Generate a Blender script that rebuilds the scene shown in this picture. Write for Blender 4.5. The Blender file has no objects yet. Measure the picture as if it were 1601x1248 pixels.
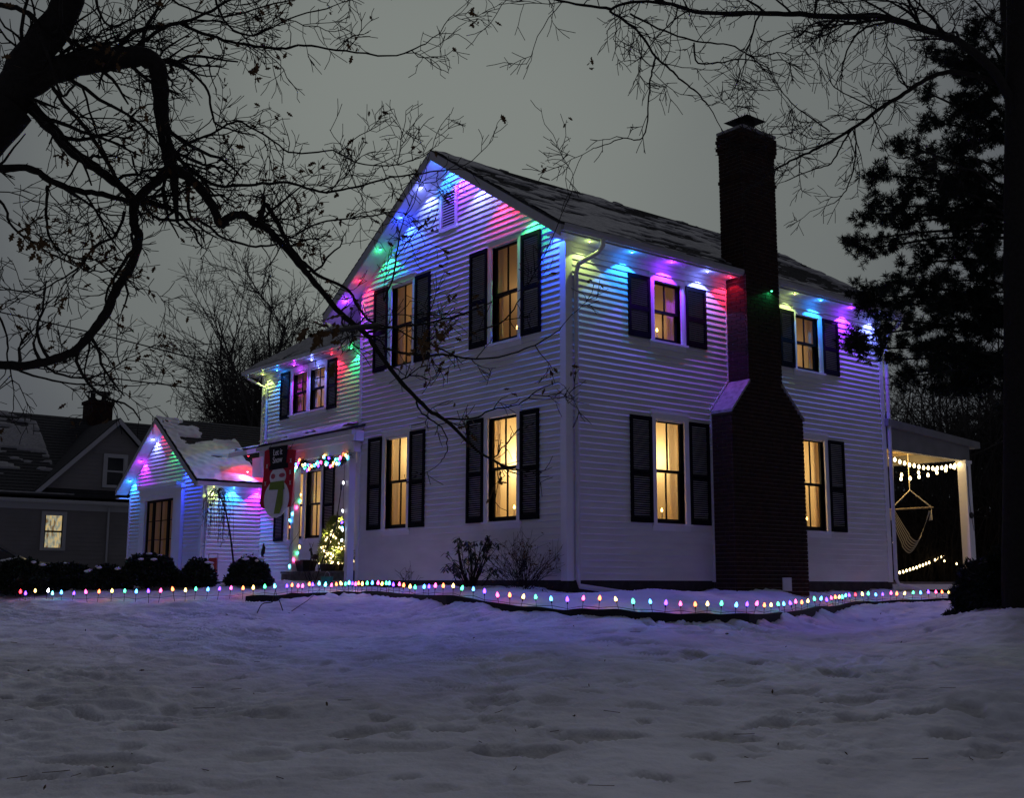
import bpy, math, random
import numpy as np
from mathutils import Vector, Matrix
from math import sin, cos, pi, radians, sqrt
random.seed(7); RNG = np.random.default_rng(7)
SC = bpy.context.scene
COL = SC.collection

# ------------------------------------------------------------------ camera
CAMLOC = (-11.766, -13.179, -0.048); YAW, PITCH, ROLL, FPX = 0.8900, 0.1596, 0.0024, 1791.4
cd = bpy.data.cameras.new('camera'); cam = bpy.data.objects.new('camera', cd); COL.objects.link(cam)
cd.sensor_fit = 'HORIZONTAL'; cd.sensor_width = 36; cd.lens = 36 * FPX / 1601; cd.clip_end = 600; cd.clip_start = 0.1
_f = Vector((cos(YAW)*cos(PITCH), sin(YAW)*cos(PITCH), sin(PITCH)))
_r0 = Vector((sin(YAW), -cos(YAW), 0)); _u0 = _r0.cross(_f)
_r = cos(ROLL)*_r0 + sin(ROLL)*_u0; _u = -sin(ROLL)*_r0 + cos(ROLL)*_u0
cam.matrix_world = Matrix(((_r.x, _u.x, -_f.x, CAMLOC[0]), (_r.y, _u.y, -_f.y, CAMLOC[1]), (_r.z, _u.z, -_f.z, CAMLOC[2]), (0, 0, 0, 1)))
SC.camera = cam
CV = Vector(CAMLOC)
def ray(x, y): return _f + _r*((x-800.5)/FPX) - _u*((y-624)/FPX)
def at(x, y, d):                      # the surveyed point seen at photo pixel x, y at forward distance d (metres)
    return CV + ray(x, y)*d
def on(x, y, ax, val):                # ... or on the plane axis = val
    q = ray(x, y); i = 'XYZ'.index(ax); return CV + q*((val-CV[i])/q[i])

# ------------------------------------------------------------------ world, skylight
W = bpy.data.worlds.new('World'); SC.world = W; W.use_nodes = True
nt = W.node_tree; nt.nodes.clear()
out = nt.nodes.new('ShaderNodeOutputWorld'); bg = nt.nodes.new('ShaderNodeBackground')
tc = nt.nodes.new('ShaderNodeTexCoord'); dot = nt.nodes.new('ShaderNodeVectorMath'); dot.operation = 'DOT_PRODUCT'
g = ray(760, 250).normalized(); dot.inputs[1].default_value = g
nrm = nt.nodes.new('ShaderNodeVectorMath'); nrm.operation = 'NORMALIZE'
nt.links.new(tc.outputs['Generated'], nrm.inputs[0]); nt.links.new(nrm.outputs[0], dot.inputs[0])
ns = nt.nodes.new('ShaderNodeTexNoise'); ns.inputs['Scale'].default_value = 2.2; ns.inputs['Detail'].default_value = 3
nt.links.new(nrm.outputs[0], ns.inputs['Vector'])
mad = nt.nodes.new('ShaderNodeMath'); mad.operation = 'MULTIPLY_ADD'; mad.inputs[1].default_value = 0.05; mad.inputs[2].default_value = -0.025
nt.links.new(ns.outputs['Fac'], mad.inputs[0])
ad = nt.nodes.new('ShaderNodeMath'); nt.links.new(dot.outputs['Value'], ad.inputs[0]); nt.links.new(mad.outputs[0], ad.inputs[1])
mr = nt.nodes.new('ShaderNodeMapRange'); mr.inputs['From Min'].default_value = 0.82; mr.inputs['From Max'].default_value = 1.0
nt.links.new(ad.outputs[0], mr.inputs['Value'])
cr = nt.nodes.new('ShaderNodeValToRGB'); e = cr.color_ramp
e.interpolation = 'EASE'
e.elements[0].position = 0.0; e.elements[0].color = (0.056, 0.058, 0.076, 1)
e.elements[1].position = 1.0; e.elements[1].color = (0.210, 0.230, 0.214, 1)
x = e.elements.new(0.45); x.color = (0.096, 0.104, 0.116, 1)
x = e.elements.new(0.78); x.color = (0.156, 0.171, 0.166, 1)
nt.links.new(mr.outputs[0], cr.inputs[0]); nt.links.new(cr.outputs[0], bg.inputs['Color']); bg.inputs['Strength'].default_value = 1.0
nt.links.new(bg.outputs[0], out.inputs[0])

sd = bpy.data.lights.new('sky_glow', 'SUN'); sd.energy = 0.24; sd.angle = radians(26); sd.color = (0.90, 0.92, 1.0)
so = bpy.data.objects.new('sky_glow', sd); COL.objects.link(so)
so.rotation_euler = Vector((-0.50, -0.44, -0.62)).to_track_quat('-Z', 'Y').to_euler()
SC.view_settings.view_transform = 'Standard'; SC.view_settings.look = 'None'
SC.view_settings.exposure = 0; SC.view_settings.gamma = 1; SC.view_settings.use_curve_mapping = False
SC.cycles.use_denoising = True
SC.cycles.max_bounces = 6; SC.cycles.diffuse_bounces = 3; SC.cycles.transparent_max_bounces = 12
SC.cycles.sample_clamp_indirect = 4

# ------------------------------------------------------------------ materials
def mat(name, col, rough=0.7, noise=0.0, nscale=8.0, bump=0.0, bscale=60.0, metal=0.0, col2=None, stretch=None, spec=0.3, detail=4):
    m = bpy.data.materials.new(name); m.use_nodes = True; t = m.node_tree; b = t.nodes['Principled BSDF']
    b.inputs['Base Color'].default_value = (*col, 1); b.inputs['Roughness'].default_value = rough; b.inputs['Metallic'].default_value = metal
    b.inputs['Specular IOR Level'].default_value = spec
    co = t.nodes.new('ShaderNodeNewGeometry').outputs['Position']
    if stretch:
        mp = t.nodes.new('ShaderNodeMapping'); mp.inputs['Scale'].default_value = stretch
        t.links.new(co, mp.inputs['Vector']); co = mp.outputs[0]
    if noise or col2:
        n = t.nodes.new('ShaderNodeTexNoise'); n.inputs['Scale'].default_value = nscale; n.inputs['Detail'].default_value = detail
        t.links.new(co, n.inputs['Vector'])
        r = t.nodes.new('ShaderNodeValToRGB'); r.color_ramp.elements[0].position = 0.3; r.color_ramp.elements[1].position = 0.7
        c2 = col2 or tuple(c*(1-noise) for c in col)
        r.color_ramp.elements[0].color = (*c2, 1); r.color_ramp.elements[1].color = (*[min(1, c*(1+noise*0.3)) for c in col], 1)
        t.links.new(n.outputs['Fac'], r.inputs[0]); t.links.new(r.outputs[0], b.inputs['Base Color'])
    if bump:
        n2 = t.nodes.new('ShaderNodeTexNoise'); n2.inputs['Scale'].default_value = bscale; n2.inputs['Detail'].default_value = 5
        t.links.new(co, n2.inputs['Vector'])
        bp = t.nodes.new('ShaderNodeBump'); bp.inputs['Strength'].default_value = bump; bp.inputs['Distance'].default_value = 0.01
        t.links.new(n2.outputs['Fac'], bp.inputs['Height']); t.links.new(bp.outputs[0], b.inputs['Normal'])
    return m
def emit(name, col, s):
    m = bpy.data.materials.new(name); m.use_nodes = True; t = m.node_tree; t.nodes.clear()
    o = t.nodes.new('ShaderNodeOutputMaterial'); q = t.nodes.new('ShaderNodeEmission')
    q.inputs[0].default_value = (*col, 1); q.inputs[1].default_value = s; t.links.new(q.outputs[0], o.inputs[0]); return m
def glass(name, tint=(0.9, 0.9, 0.9), refl=0.10):
    m = bpy.data.materials.new(name); m.use_nodes = True; t = m.node_tree; t.nodes.clear()
    o = t.nodes.new('ShaderNodeOutputMaterial'); mx = t.nodes.new('ShaderNodeMixShader')
    tr = t.nodes.new('ShaderNodeBsdfTransparent'); tr.inputs[0].default_value = (*tint, 1)
    gl = t.nodes.new('ShaderNodeBsdfGlossy'); gl.inputs['Roughness'].default_value = 0.03
    mx.inputs[0].default_value = refl
    t.links.new(tr.outputs[0], mx.inputs[1]); t.links.new(gl.outputs[0], mx.inputs[2]); t.links.new(mx.outputs[0], o.inputs[0]); return m
def cloth(name, col, tr=0.5):
    m = bpy.data.materials.new(name); m.use_nodes = True; t = m.node_tree; t.nodes.clear()
    o = t.nodes.new('ShaderNodeOutputMaterial'); mx = t.nodes.new('ShaderNodeMixShader'); mx.inputs[0].default_value = tr
    a = t.nodes.new('ShaderNodeBsdfDiffuse'); a.inputs[0].default_value = (*col, 1)
    b = t.nodes.new('ShaderNodeBsdfTranslucent'); b.inputs[0].default_value = (*col, 1)
    t.links.new(a.outputs[0], mx.inputs[1]); t.links.new(b.outputs[0], mx.inputs[2]); t.links.new(mx.outputs[0], o.inputs[0]); return m
M = dict(
    siding=mat('siding_paint', (0.72, 0.72, 0.74), 0.55, noise=0.10, nscale=1.7, bump=0.10, bscale=90, stretch=(1, 1, 3)),
    trim=mat('trim_paint', (0.76, 0.76, 0.78), 0.5, noise=0.06, nscale=3, bump=0.05),
    soffit=mat('soffit_paint', (0.74, 0.74, 0.76), 0.6, noise=0.05),
    gutter=mat('gutter_metal', (0.60, 0.60, 0.62), 0.35, noise=0.10, nscale=5),
    gutter2=mat('porch_roof_paint', (0.20, 0.20, 0.20), 0.7, noise=0.2, nscale=3),
    fascia=mat('fascia_paint', (0.42, 0.42, 0.43), 0.5, noise=0.15, nscale=4),
    shutter=mat('shutter_paint', (0.003, 0.0034, 0.006), 0.7, noise=0.2, nscale=6, bump=0.1, spec=.08),
    sash=mat('black_sash', (0.006, 0.006, 0.008), 0.5, spec=.15),
    brick=mat('brick', (0.048, 0.023, 0.016), 0.85, spec=.1, col2=(0.020, 0.011, 0.012), nscale=9, bump=0.6, bscale=110),
    mortar=mat('mortar', (0.17, 0.155, 0.15), 0.9, noise=0.3, nscale=20, bump=0.5),
    stone=mat('concrete_wash', (0.33, 0.32, 0.33), 0.85, noise=0.45, nscale=12, bump=0.5, bscale=50),
    foundation=mat('foundation', (0.045, 0.040, 0.038), 0.9, noise=0.4, nscale=7, bump=0.6, bscale=25),
    shingle=mat('shingle', (0.035, 0.036, 0.040), 0.9, noise=0.5, nscale=14, bump=0.8, bscale=140),
    snow=mat('snow', (0.78, 0.79, 0.82), 0.6, noise=0.05, nscale=2, bump=0.35, bscale=45),
    roofsnow=mat('roof_snow', (0.72, 0.73, 0.76), 0.7, noise=0.12, nscale=5, bump=0.4, bscale=60),
    thinsnow=mat('thin_roof_snow', (0.30, 0.30, 0.31), 0.8, noise=0.4, nscale=11, bump=0.5, bscale=60, stretch=(1, 1, 5)),
    bark=mat('bark', (0.020, 0.017, 0.015), 0.95, noise=0.4, nscale=22, bump=0.9, bscale=60),
    twig=mat('twig', (0.016, 0.013, 0.012), 0.9),
    fartwig=mat('far_twig', (0.040, 0.036, 0.034), 0.9),
    leaf=mat('dead_oak_leaf', (0.11, 0.06, 0.022), 0.8, noise=0.4, nscale=30),
    needle=mat('needles', (0.012, 0.019, 0.013), 0.8, noise=0.4, nscale=9),
    bush=mat('bush_leaf', (0.018, 0.030, 0.016), 0.65, noise=0.5, nscale=20),
    rhodo=mat('rhododendron_leaf', (0.030, 0.045, 0.026), 0.5, noise=0.4, nscale=20),
    fir=mat('christmas_tree_needle', (0.22, 0.28, 0.06), 0.6, noise=0.4, nscale=30),
    garland=mat('garland_needle', (0.015, 0.035, 0.018), 0.8, noise=0.3, nscale=30),
    black=mat('black_plastic', (0.010, 0.010, 0.011), 0.5),
    edging=mat('black_edging', (0.008, 0.008, 0.009), 0.6, bump=0.2),
    deck=mat('deck_board', (0.20, 0.18, 0.17), 0.8, noise=0.4, nscale=9, bump=0.3),
    darkwood=mat('dark_wood', (0.05, 0.035, 0.028), 0.7, noise=0.4, nscale=12),
    wood=mat('light_wood', (0.35, 0.28, 0.18), 0.7, noise=0.3, nscale=14),
    rope=mat('rope', (0.72, 0.68, 0.55), 0.9, noise=0.2, nscale=40),
    wallint=mat('interior_paint', (0.75, 0.62, 0.42), 0.9),
    wallint2=mat('interior_back_wall', (0.72, 0.60, 0.40), 0.9, noise=0.35, nscale=3.5, detail=2),
    curtain=cloth('curtain', (0.86, 0.74, 0.55), 0.55),
    pane=glass('window_glass'),
    darkpane=mat('dark_glass', (0.010, 0.012, 0.020), 0.08, spec=0.6),
    candle=mat('candle_plastic', (0.7, 0.62, 0.45), 0.5),
    brass=mat('brass', (0.35, 0.25, 0.08), 0.4, metal=0.8),
    nwall=mat('neighbour_siding', (0.20, 0.19, 0.19), 0.8, noise=0.15, nscale=1.2),
    ntrim=mat('neighbour_trim', (0.40, 0.40, 0.42), 0.7),
    carpaint=mat('car_paint', (0.022, 0.014, 0.018), 0.25, spec=0.6),
    chrome=mat('chrome', (0.5, 0.5, 0.5), 0.2, metal=1.0),
    rubber=mat('rubber', (0.012, 0.012, 0.012), 0.9),
    red=mat('red_cloth', (0.55, 0.02, 0.04), 0.9, noise=0.2, nscale=20),
    redmetal=mat('red_board', (0.45, 0.04, 0.03), 0.6),
    white=mat('white_cloth', (0.86, 0.85, 0.86), 0.9, noise=0.08, nscale=20),
    blackcloth=mat('black_cloth', (0.008, 0.008, 0.010), 0.9),
    green=mat('green_cloth', (0.20, 0.30, 0.05), 0.9, noise=0.2, nscale=30),
    pink=mat('pink_cloth', (0.50, 0.10, 0.13), 0.9),
    greenpot=mat('green_pail', (0.05, 0.30, 0.20), 0.5),
    wire=mat('black_cable', (0.010, 0.010, 0.010), 0.6),
)
# coloured bulbs / LEDs
HUE = dict(red=(1.0, 0.03, 0.05), orange=(1.0, 0.16, 0.05), yellow=(0.9, 0.55, 0.14), green=(0.05, 0.75, 0.28), blue=(0.07, 0.35, 1.0),
           violet=(0.13, 0.04, 1.0), pink=(1.0, 0.07, 0.32), white=(0.85, 0.9, 1.0), cyan=(0.12, 0.75, 1.0), warm=(1.0, 0.74, 0.36))
BULB = {k: emit(k + '_bulb_glow', c, 9.5) for k, c in HUE.items()}
LENS = {k: emit(k + '_led_lens', c, 14.0) for k, c in HUE.items()}
BULB['warm'] = emit('warm_white_glow', HUE['warm'], 9.0)
FLAME = emit('candle_glow', (1.0, 0.55, 0.16), 9.0)

# ------------------------------------------------------------------ mesh builder
def origin(p):
    v = Vector((0, 0, 0))
    while p is not None: v += p.location; p = p.parent
    return v
class MB:
    def __init__(s): s.v = []; s.f = []; s.m = []; s.mi = 0
    def quad(s, *p):
        n = len(s.v); s.v += [tuple(q) for q in p]; s.f.append(tuple(range(n, n+len(p)))); s.m.append(s.mi)
    def hexa(s, p):   # 8 points: bottom loop 0-3, top loop 4-7
        n = len(s.v); s.v += [tuple(q) for q in p]
        for q in ((3, 2, 1, 0), (4, 5, 6, 7), (0, 1, 5, 4), (1, 2, 6, 5), (2, 3, 7, 6), (3, 0, 4, 7)):
            s.f.append(tuple(n+i for i in q)); s.m.append(s.mi)
    def box(s, x0, x1, y0, y1, z0, z1, mp=None):
        p = [(x0, y0, z0), (x1, y0, z0), (x1, y1, z0), (x0, y1, z0), (x0, y0, z1), (x1, y0, z1), (x1, y1, z1), (x0, y1, z1)]
        s.hexa([mp(*q) for q in p] if mp else p)
    def prism(s, loop0, loop1):
        n = len(s.v); k = len(loop0); s.v += [tuple(q) for q in loop0] + [tuple(q) for q in loop1]
        s.f.append(tuple(n+i for i in reversed(range(k)))); s.m.append(s.mi)
        s.f.append(tuple(n+k+i for i in range(k))); s.m.append(s.mi)
        for i in range(k):
            j = (i+1) % k; s.f.append((n+i, n+j, n+k+j, n+k+i)); s.m.append(s.mi)
    def tube(s, pts, rad, k=6, caps=True):
        pts = [Vector(p) for p in pts]; N = len(pts)
        if not hasattr(rad, '__len__'): rad = [rad]*N
        n = len(s.v); up = None
        for i, p in enumerate(pts):
            t = (pts[min(i+1, N-1)] - pts[max(i-1, 0)])
            if t.length < 1e-9: t = Vector((0, 0, 1))
            t.normalize()
            if up is None: up = t.orthogonal()
            a = up - t*up.dot(t)
            if a.length < 1e-6: a = t.orthogonal()
            a.normalize(); up = a; b = t.cross(a)
            for j in range(k):
                w = 2*pi*j/k; q = p + (a*cos(w) + b*sin(w))*rad[i]; s.v.append((q.x, q.y, q.z))
        for i in range(N-1):
            for j in range(k):
                j2 = (j+1) % k
                s.f.append((n+i*k+j, n+i*k+j2, n+(i+1)*k+j2, n+(i+1)*k+j)); s.m.append(s.mi)
        if caps:
            s.f.append(tuple(n+j for j in reversed(range(k)))); s.m.append(s.mi)
            s.f.append(tuple(n+(N-1)*k+j for j in range(k))); s.m.append(s.mi)
    def lathe(s, c, prof, k=12, sx=1, sy=1):   # prof: (r, z)
        n = len(s.v)
        for r, z in prof:
            for j in range(k):
                w = 2*pi*j/k; s.v.append((c[0]+r*cos(w)*sx, c[1]+r*sin(w)*sy, c[2]+z))
        for i in range(len(prof)-1):
            for j in range(k):
                j2 = (j+1) % k; s.f.append((n+i*k+j, n+i*k+j2, n+(i+1)*k+j2, n+(i+1)*k+j)); s.m.append(s.mi)
        s.f.append(tuple(n+j for j in reversed(range(k)))); s.m.append(s.mi)
        s.f.append(tuple(n+(len(prof)-1)*k+j for j in range(k))); s.m.append(s.mi)
    def build(s, name, m, parent=None, smooth=False, local=False):
        me = bpy.data.meshes.new(name)
        v = s.v
        if parent is not None and not local:
            o_ = origin(parent); v = [(a-o_.x, b-o_.y, c-o_.z) for a, b, c in v]
        me.from_pydata(v, [], s.f)
        ms = m if isinstance(m, (list, tuple)) else [m]
        for q in ms: me.materials.append(q)
        if len(ms) > 1: me.polygons.foreach_set('material_index', s.m)
        if smooth: me.polygons.foreach_set('use_smooth', [True]*len(me.polygons))
        ob = bpy.data.objects.new(name, me); COL.objects.link(ob)
        if parent is not None: ob.parent = parent
        return ob
def thing(name, label, cat, loc=(0, 0, 0), group=None, rz=0):
    o_ = bpy.data.objects.new(name, None); COL.objects.link(o_); o_.location = loc; o_.rotation_euler = (0, 0, rz)
    o_.empty_display_size = 0.2
    return tag(o_, label, cat, group)
def tag(o_, label, cat, group=None):
    o_['label'] = label; o_['category'] = cat
    if group: o_['group'] = group
    return o_
def link_child(src, parent, loc=None, name=None):
    c = src.copy(); COL.objects.link(c); c.parent = parent
    if loc is not None: c.location = loc
    return c

# value noise from random plane waves
def waves(X, Y, freq, n=24, seed=0, aniso=1.0, ang=0.0):
    r = np.random.default_rng(seed); o_ = np.zeros_like(X)
    ca, sa = cos(ang), sin(ang); U = X*ca + Y*sa; V = -X*sa + Y*ca
    for i in range(n):
        th = r.uniform(0, pi); k = freq*r.uniform(0.6, 1.5)*2*pi; ph = r.uniform(0, 2*pi)
        o_ += np.sin(U*k*cos(th)*aniso + V*k*sin(th) + ph)
    return o_ / sqrt(n/2)

# ------------------------------------------------------------------ ground: one snow sheet
LIT = [  # photo survey of the stake lights: x, y of the bulb, colour
 (32,925.5,'red'),(40,928,'violet'),(55,926,'yellow'),(75,925,'white'),(82,928.6,'cyan'),(96,927,'blue'),(115.4,928,'violet'),(134.4,926.6,'pink'),
 (154.6,927,'orange'),(175,926,'yellow'),(195,926,'green'),(213,927,'blue'),(232,926,'violet'),(251,925,'pink'),(270,924,'orange'),(290,923,'yellow'),
 (306,923,'green'),(325,922,'blue'),(343,923,'violet'),(361,922,'pink'),(380,921,'orange'),(396,920,'yellow'),(414,919,'green'),(430,919,'cyan'),
 (448.7,918,'violet'),(456.5,916,'orange'),(466,917,'pink'),(473,917,'pink'),(483.6,916,'orange'),(489,915,'violet'),(499,915,'cyan'),(508.6,915.6,'cyan'),
 (518,916,'pink'),(526,914.5,'orange'),(533.6,914.5,'yellow'),(540,914,'green'),(545.6,913.5,'cyan'),(551,915,'violet'),(556,914,'pink'),(560.4,914,'orange'),
 (566.4,915,'yellow'),(574,913,'green'),(582,914,'blue'),(591,914,'pink'),(597,914.6,'yellow'),(604,914.6,'green'),(608.6,914.4,'blue'),(615,915,'violet'),
 (624.4,916,'pink'),(631,916.5,'orange'),(641,917.3,'yellow'),(649,919,'green'),(663,919,'blue'),(670.6,918,'violet'),(680.6,918,'pink'),(693,917.5,'orange'),
 (708.6,919,'yellow'),(722,921.4,'green'),(740,922.5,'blue'),(757.5,927,'violet'),(778,931,'pink'),(797,931.8,'orange'),(818,934.5,'yellow'),(837.6,935.8,'green'),
 (861.8,937.5,'blue'),(887,940,'violet'),(912,938,'pink'),(937.5,938,'orange'),(963,939,'yellow'),(990,941,'green'),(1017,943.5,'blue'),(1041,944.5,'violet'),
 (1064,945,'pink'),(1087,946,'orange'),(1106,945,'yellow'),(1128,946,'green'),(1151,946.5,'blue'),(1168,946,'violet'),(1183,946.3,'pink'),(1195,946.5,'orange'),
 (1205.5,946.5,'yellow'),(1217,945.5,'green'),(1225.5,945.5,'blue'),(1236,944,'violet'),(1244,942,'pink'),(1253.5,942,'orange'),(1263,940,'yellow'),(1273.5,938.5,'green'),
 (1283.5,937,'blue'),(1292.5,938,'violet'),(1300,937,'pink'),(1306,936,'orange'),(1312,935.5,'yellow'),(1317,934,'green'),(1322,933,'blue'),(1328,932,'violet'),
 (1337.5,930.5,'red'),(1348.5,931,'yellow'),(1357.5,930,'green'),(1369.5,930.3,'blue'),(1380,929.5,'violet'),(1393,929,'pink'),(1402,928.8,'orange'),(1414,928,'yellow'),
 (1427.5,927.5,'green'),(1439.5,927.3,'blue'),(1451.5,927,'violet'),(1463.5,926.8,'pink'),(1473,926.4,'orange'),(1483.5,926,'yellow'),(1494.5,926.5,'green'),
 (1507.5,926,'blue'),(1520,926.6,'violet'),(1530,926,'red'),(1541,926,'orange'),(1554,926.6,'white')]
_dx = [32, 200, 430, 500, 560, 600, 640, 700, 800, 900, 1000, 1100, 1170, 1215, 1260, 1300, 1345, 1400, 1470, 1560]
_dd = [19.0, 18.7, 18.6, 19.4, 19.9, 19.3, 18.5, 17.3, 16.1, 15.4, 15.1, 15.3, 15.9, 17.0, 18.5, 20.0, 21.0, 21.5, 22.0, 22.5]
def pathd(x): return float(np.interp(x, _dx, _dd))
LPOS = [(at(x, y, pathd(x)), c) for x, y, c in LIT]
STK = 0.15
ctrl = []
for i, (p, c) in enumerate(LPOS):
    if i % 3 == 0:
        ctrl.append((p.x, p.y, p.z-STK))
        q = (Vector((CV.x, CV.y, 0)) - Vector((p.x, p.y, 0))).normalized()
        ctrl.append((p.x+q.x*0.40, p.y+q.y*0.40, p.z-STK-(0.13 if 640 < LIT[i][0] < 1320 else 0.06)))
for x_ in np.arange(0, 8.7, 1.4): ctrl.append((x_, -0.55 if 3 < x_ < 5.6 else 0, -0.17))
for y_ in np.arange(0.6, 6.2, 1.3): ctrl.append((0, y_, -0.14))
for y_ in np.arange(7, 14, 1.5): ctrl.append((-0.4, y_, -0.08))
for y_ in np.arange(14, 20, 2): ctrl.append((-0.2, y_, -0.15))
for x_, y_ in ((12, 2), (16, 5), (20, 12), (12, 12), (5, 25), (-5, 25), (25, -4), (25, 25), (0, 32)): ctrl.append((x_, y_, -0.35))
def lawn(d): return float(np.interp(d, [0, 5, 7, 8.3, 10, 12, 14, 17], [-1.62, -1.60, -1.56, -1.47, -1.22, -0.92, -0.68, -0.62]))
for px in (-300, 0, 250, 500, 750, 1000, 1250, 1500, 1750):
    for d in (2, 5, 7, 8.3, 10, 12, 13.6):
        if d > pathd(min(max(px, 32), 1560)) - 1.2: continue
        p = at(px, 905, d); k = pathd(min(max(px, 32), 1560))
        t_ = min(1, max(0, (d-8)/(k-8-0.5)))
        zz = lawn(d) if k < 17 else (np.interp(d, [0, 7, 8.3, 10, 12, 14, k-0.6], [-1.62, -1.57, -1.48, -1.26, -1.0, -0.80, -0.56]))
        ctrl.append((p.x, p.y, float(zz)))
for p in (at(1588, 955, 15), at(1700, 960, 15), at(1640, 950, 17)): ctrl.append((p.x, p.y, p.z))
for x_, y_ in ((-12, -20), (-20, -12), (-4, -20), (-22, -22)): ctrl.append((x_, y_, -1.62))
for x_, y_ in ((-20, 6), (-14, 12), (-10, 20)): ctrl.append((x_, y_, -0.7))
ctrl = np.array(ctrl)
def _tps(d2): return d2*np.log(np.maximum(d2, 1e-9))*0.5
_D = ((ctrl[:, None, :2]-ctrl[None, :, :2])**2).sum(-1)
_n = len(ctrl); A = np.zeros((_n+3, _n+3)); A[:_n, :_n] = _tps(_D) + np.eye(_n)*0.02
A[:_n, _n] = 1; A[:_n, _n+1:] = ctrl[:, :2]; A[_n, :_n] = 1; A[_n+1:, :_n] = ctrl[:, :2].T
_w = np.linalg.solve(A, np.concatenate([ctrl[:, 2], np.zeros(3)]))
def base_h(X, Y):
    X = np.asarray(X, float); Y = np.asarray(Y, float); o_ = _w[_n] + _w[_n+1]*X + _w[_n+2]*Y
    for i in range(_n): o_ = o_ + _w[i]*_tps((X-ctrl[i, 0])**2 + (Y-ctrl[i, 1])**2)
    r = np.hypot(X-0, Y-0); k = np.clip((r-17)/14, 0, 1); k = k*k*(3-2*k)
    far = np.where(X+Y > 0, -0.35, -1.2)
    far = -0.78 + 0.43*np.tanh((X*0.62+Y*0.78)/8)
    return np.clip(o_, -1.75, 0.1)*(1-k) + far*k
# footprints: (px, py, length, width, depth) surveyed from the photo
PRINTS = []
def gp(px, py):     # march down the viewing ray to the lawn
    q = ray(px, py); lo, hi = 3.0, 24.0
    for _ in range(40):
        m_ = (lo+hi)/2; p = CV + q*m_
        if p.z > float(base_h(p.x, p.y)): lo = m_
        else: hi = m_
    return CV + q*lo
for x_, y_, L_, w_, dp, an in [(805,1174,.60,.24,.055,0),(940,1152,.56,.20,.05,0),(1130,1153,.50,.22,.055,0),(1215,1130,.55,.20,.05,0),(1345,1127,.42,.22,.06,.3),
   (1510,1110,.40,.2,.05,.2),(150,1192,.75,.22,.05,0),(400,1184,.6,.2,.035,0),(610,1170,.9,.2,.035,0),(230,1143,.35,.2,.06,.2),(560,1148,.4,.18,.05,.1),
   (700,1140,.35,.15,.05,0),(620,1138,.3,.15,.05,0),(760,1095,.3,.16,.045,0),(745,1105,.25,.14,.04,.5),(790,1100,.25,.12,.04,0),(770,1122,.3,.14,.04,0),
   (1310,1052,.45,.2,.06,.2),(1100,1030,.5,.16,.05,.4),(1180,1040,.5,.16,.05,.5),(1020,1022,.4,.16,.05,.3),(1090,1025,.5,.2,.05,.4),(950,1000,.5,.18,.05,.3),
   (1000,1005,.5,.18,.05,.3),(1160,1065,.7,.14,.04,.5),(1240,1085,.7,.14,.045,.5),(1330,1095,.6,.16,.05,.4),(1430,1115,.5,.16,.05,.4),(400,990,.5,.2,.05,0),
   (450,1003,.6,.22,.05,0),(540,1000,.6,.2,.04,0),(240,975,.6,.2,.05,0),(300,1000,.7,.25,.04,0),(880,1055,.3,.14,.03,0),(970,1072,.3,.12,.03,0),
   (860,1100,.4,.12,.03,0),(910,1085,.3,.12,.03,0),(1090,1100,.4,.14,.03,.2),(1000,1105,.4,.1,.03,0),(1290,1195,.12,.07,.04,0),(1180,1185,.2,.1,.03,.3),
   (1550,1170,.3,.16,.04,.2),(1480,1150,.4,.14,.05,.4),(60,1100,.4,.2,.04,0),(340,1115,.5,.16,.03,0),(420,1118,.4,.14,.03,0),(690,1120,.4,.12,.03,0),
   (490,1170,.3,.14,.03,0),(160,1210,.3,.14,.05,.2),(190,1205,.3,.14,.05,0),(250,1235,.4,.15,.03,0)]:
    PRINTS.append((gp(x_, y_), L_, w_*(1.5 if L_ > .2 else 1.2), dp*.85, an))
rg = np.random.default_rng(5)
for i in range(150):
    px = rg.uniform(-40, 1640); py = 955 + 290*rg.uniform(0, 1)**1.6
    PRINTS.append((gp(px, py), rg.uniform(.12, .34), rg.uniform(.10, .20), rg.uniform(.012, .034), rg.uniform(-.6, .6)))
for i in range(60):                 # trampled snow along the border at the right
    px = rg.uniform(980, 1500); py = rg.uniform(952, 985) if px < 1250 else rg.uniform(942, 985)
    PRINTS.append((gp(px, py), rg.uniform(.12, .3), rg.uniform(.07, .12), rg.uniform(.02, .04), rg.uniform(-1.5, 1.5)))
def axis(lo, a, b, hi, fine, n):
    t1 = a - np.geomspace(0.1, a-lo, n)[::-1]; t2 = b + np.geomspace(0.1, hi-b, n)
    return np.concatenate([t1, np.arange(a, b, fine), t2])
gx = axis(-260, -9.5, 8.0, 320, 0.032, 50); gy = axis(-260, -9.5, 9.0, 320, 0.034, 50)
GX, GY = np.meshgrid(gx, gy, indexing='ij')
GZ = base_h(GX, GY)
near = np.clip(1 - np.clip((np.hypot(GX-0, GY-0)-22)/20, 0, 1), 0, 1)
VA = YAW + pi/2
crisp = lambda w: 1.25*(1-np.abs(np.clip(w, -2, 2))*1.0)-.25
rel = (0.014*waves(GX, GY, 0.8, 30, 1, 0.5, VA) + 0.0125*crisp(waves(GX + .12*waves(GX, GY, .7, 12, 71), GY + .12*waves(GX, GY, .7, 12, 72), 2.0, 40, 2, 0.42, VA)) + 0.0080*crisp(waves(GX, GY, 3.8, 44, 3, 0.45, VA)) + 0.0022*waves(GX, GY, 8, 44, 4, .6, VA))
CD = np.hypot(GX-CV.x, GY-CV.y); kd = np.clip((CD-8.2)/4.0, 0, 1); rel = rel*(.50+.85*kd*kd*(3-2*kd))
soft = 0.5 + 0.5*np.tanh(waves(GX, GY, 0.35, 20, 9)*1.2)
GZ = GZ + near*rel*(0.7+0.7*soft)
MASK = np.zeros_like(GX)
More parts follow.
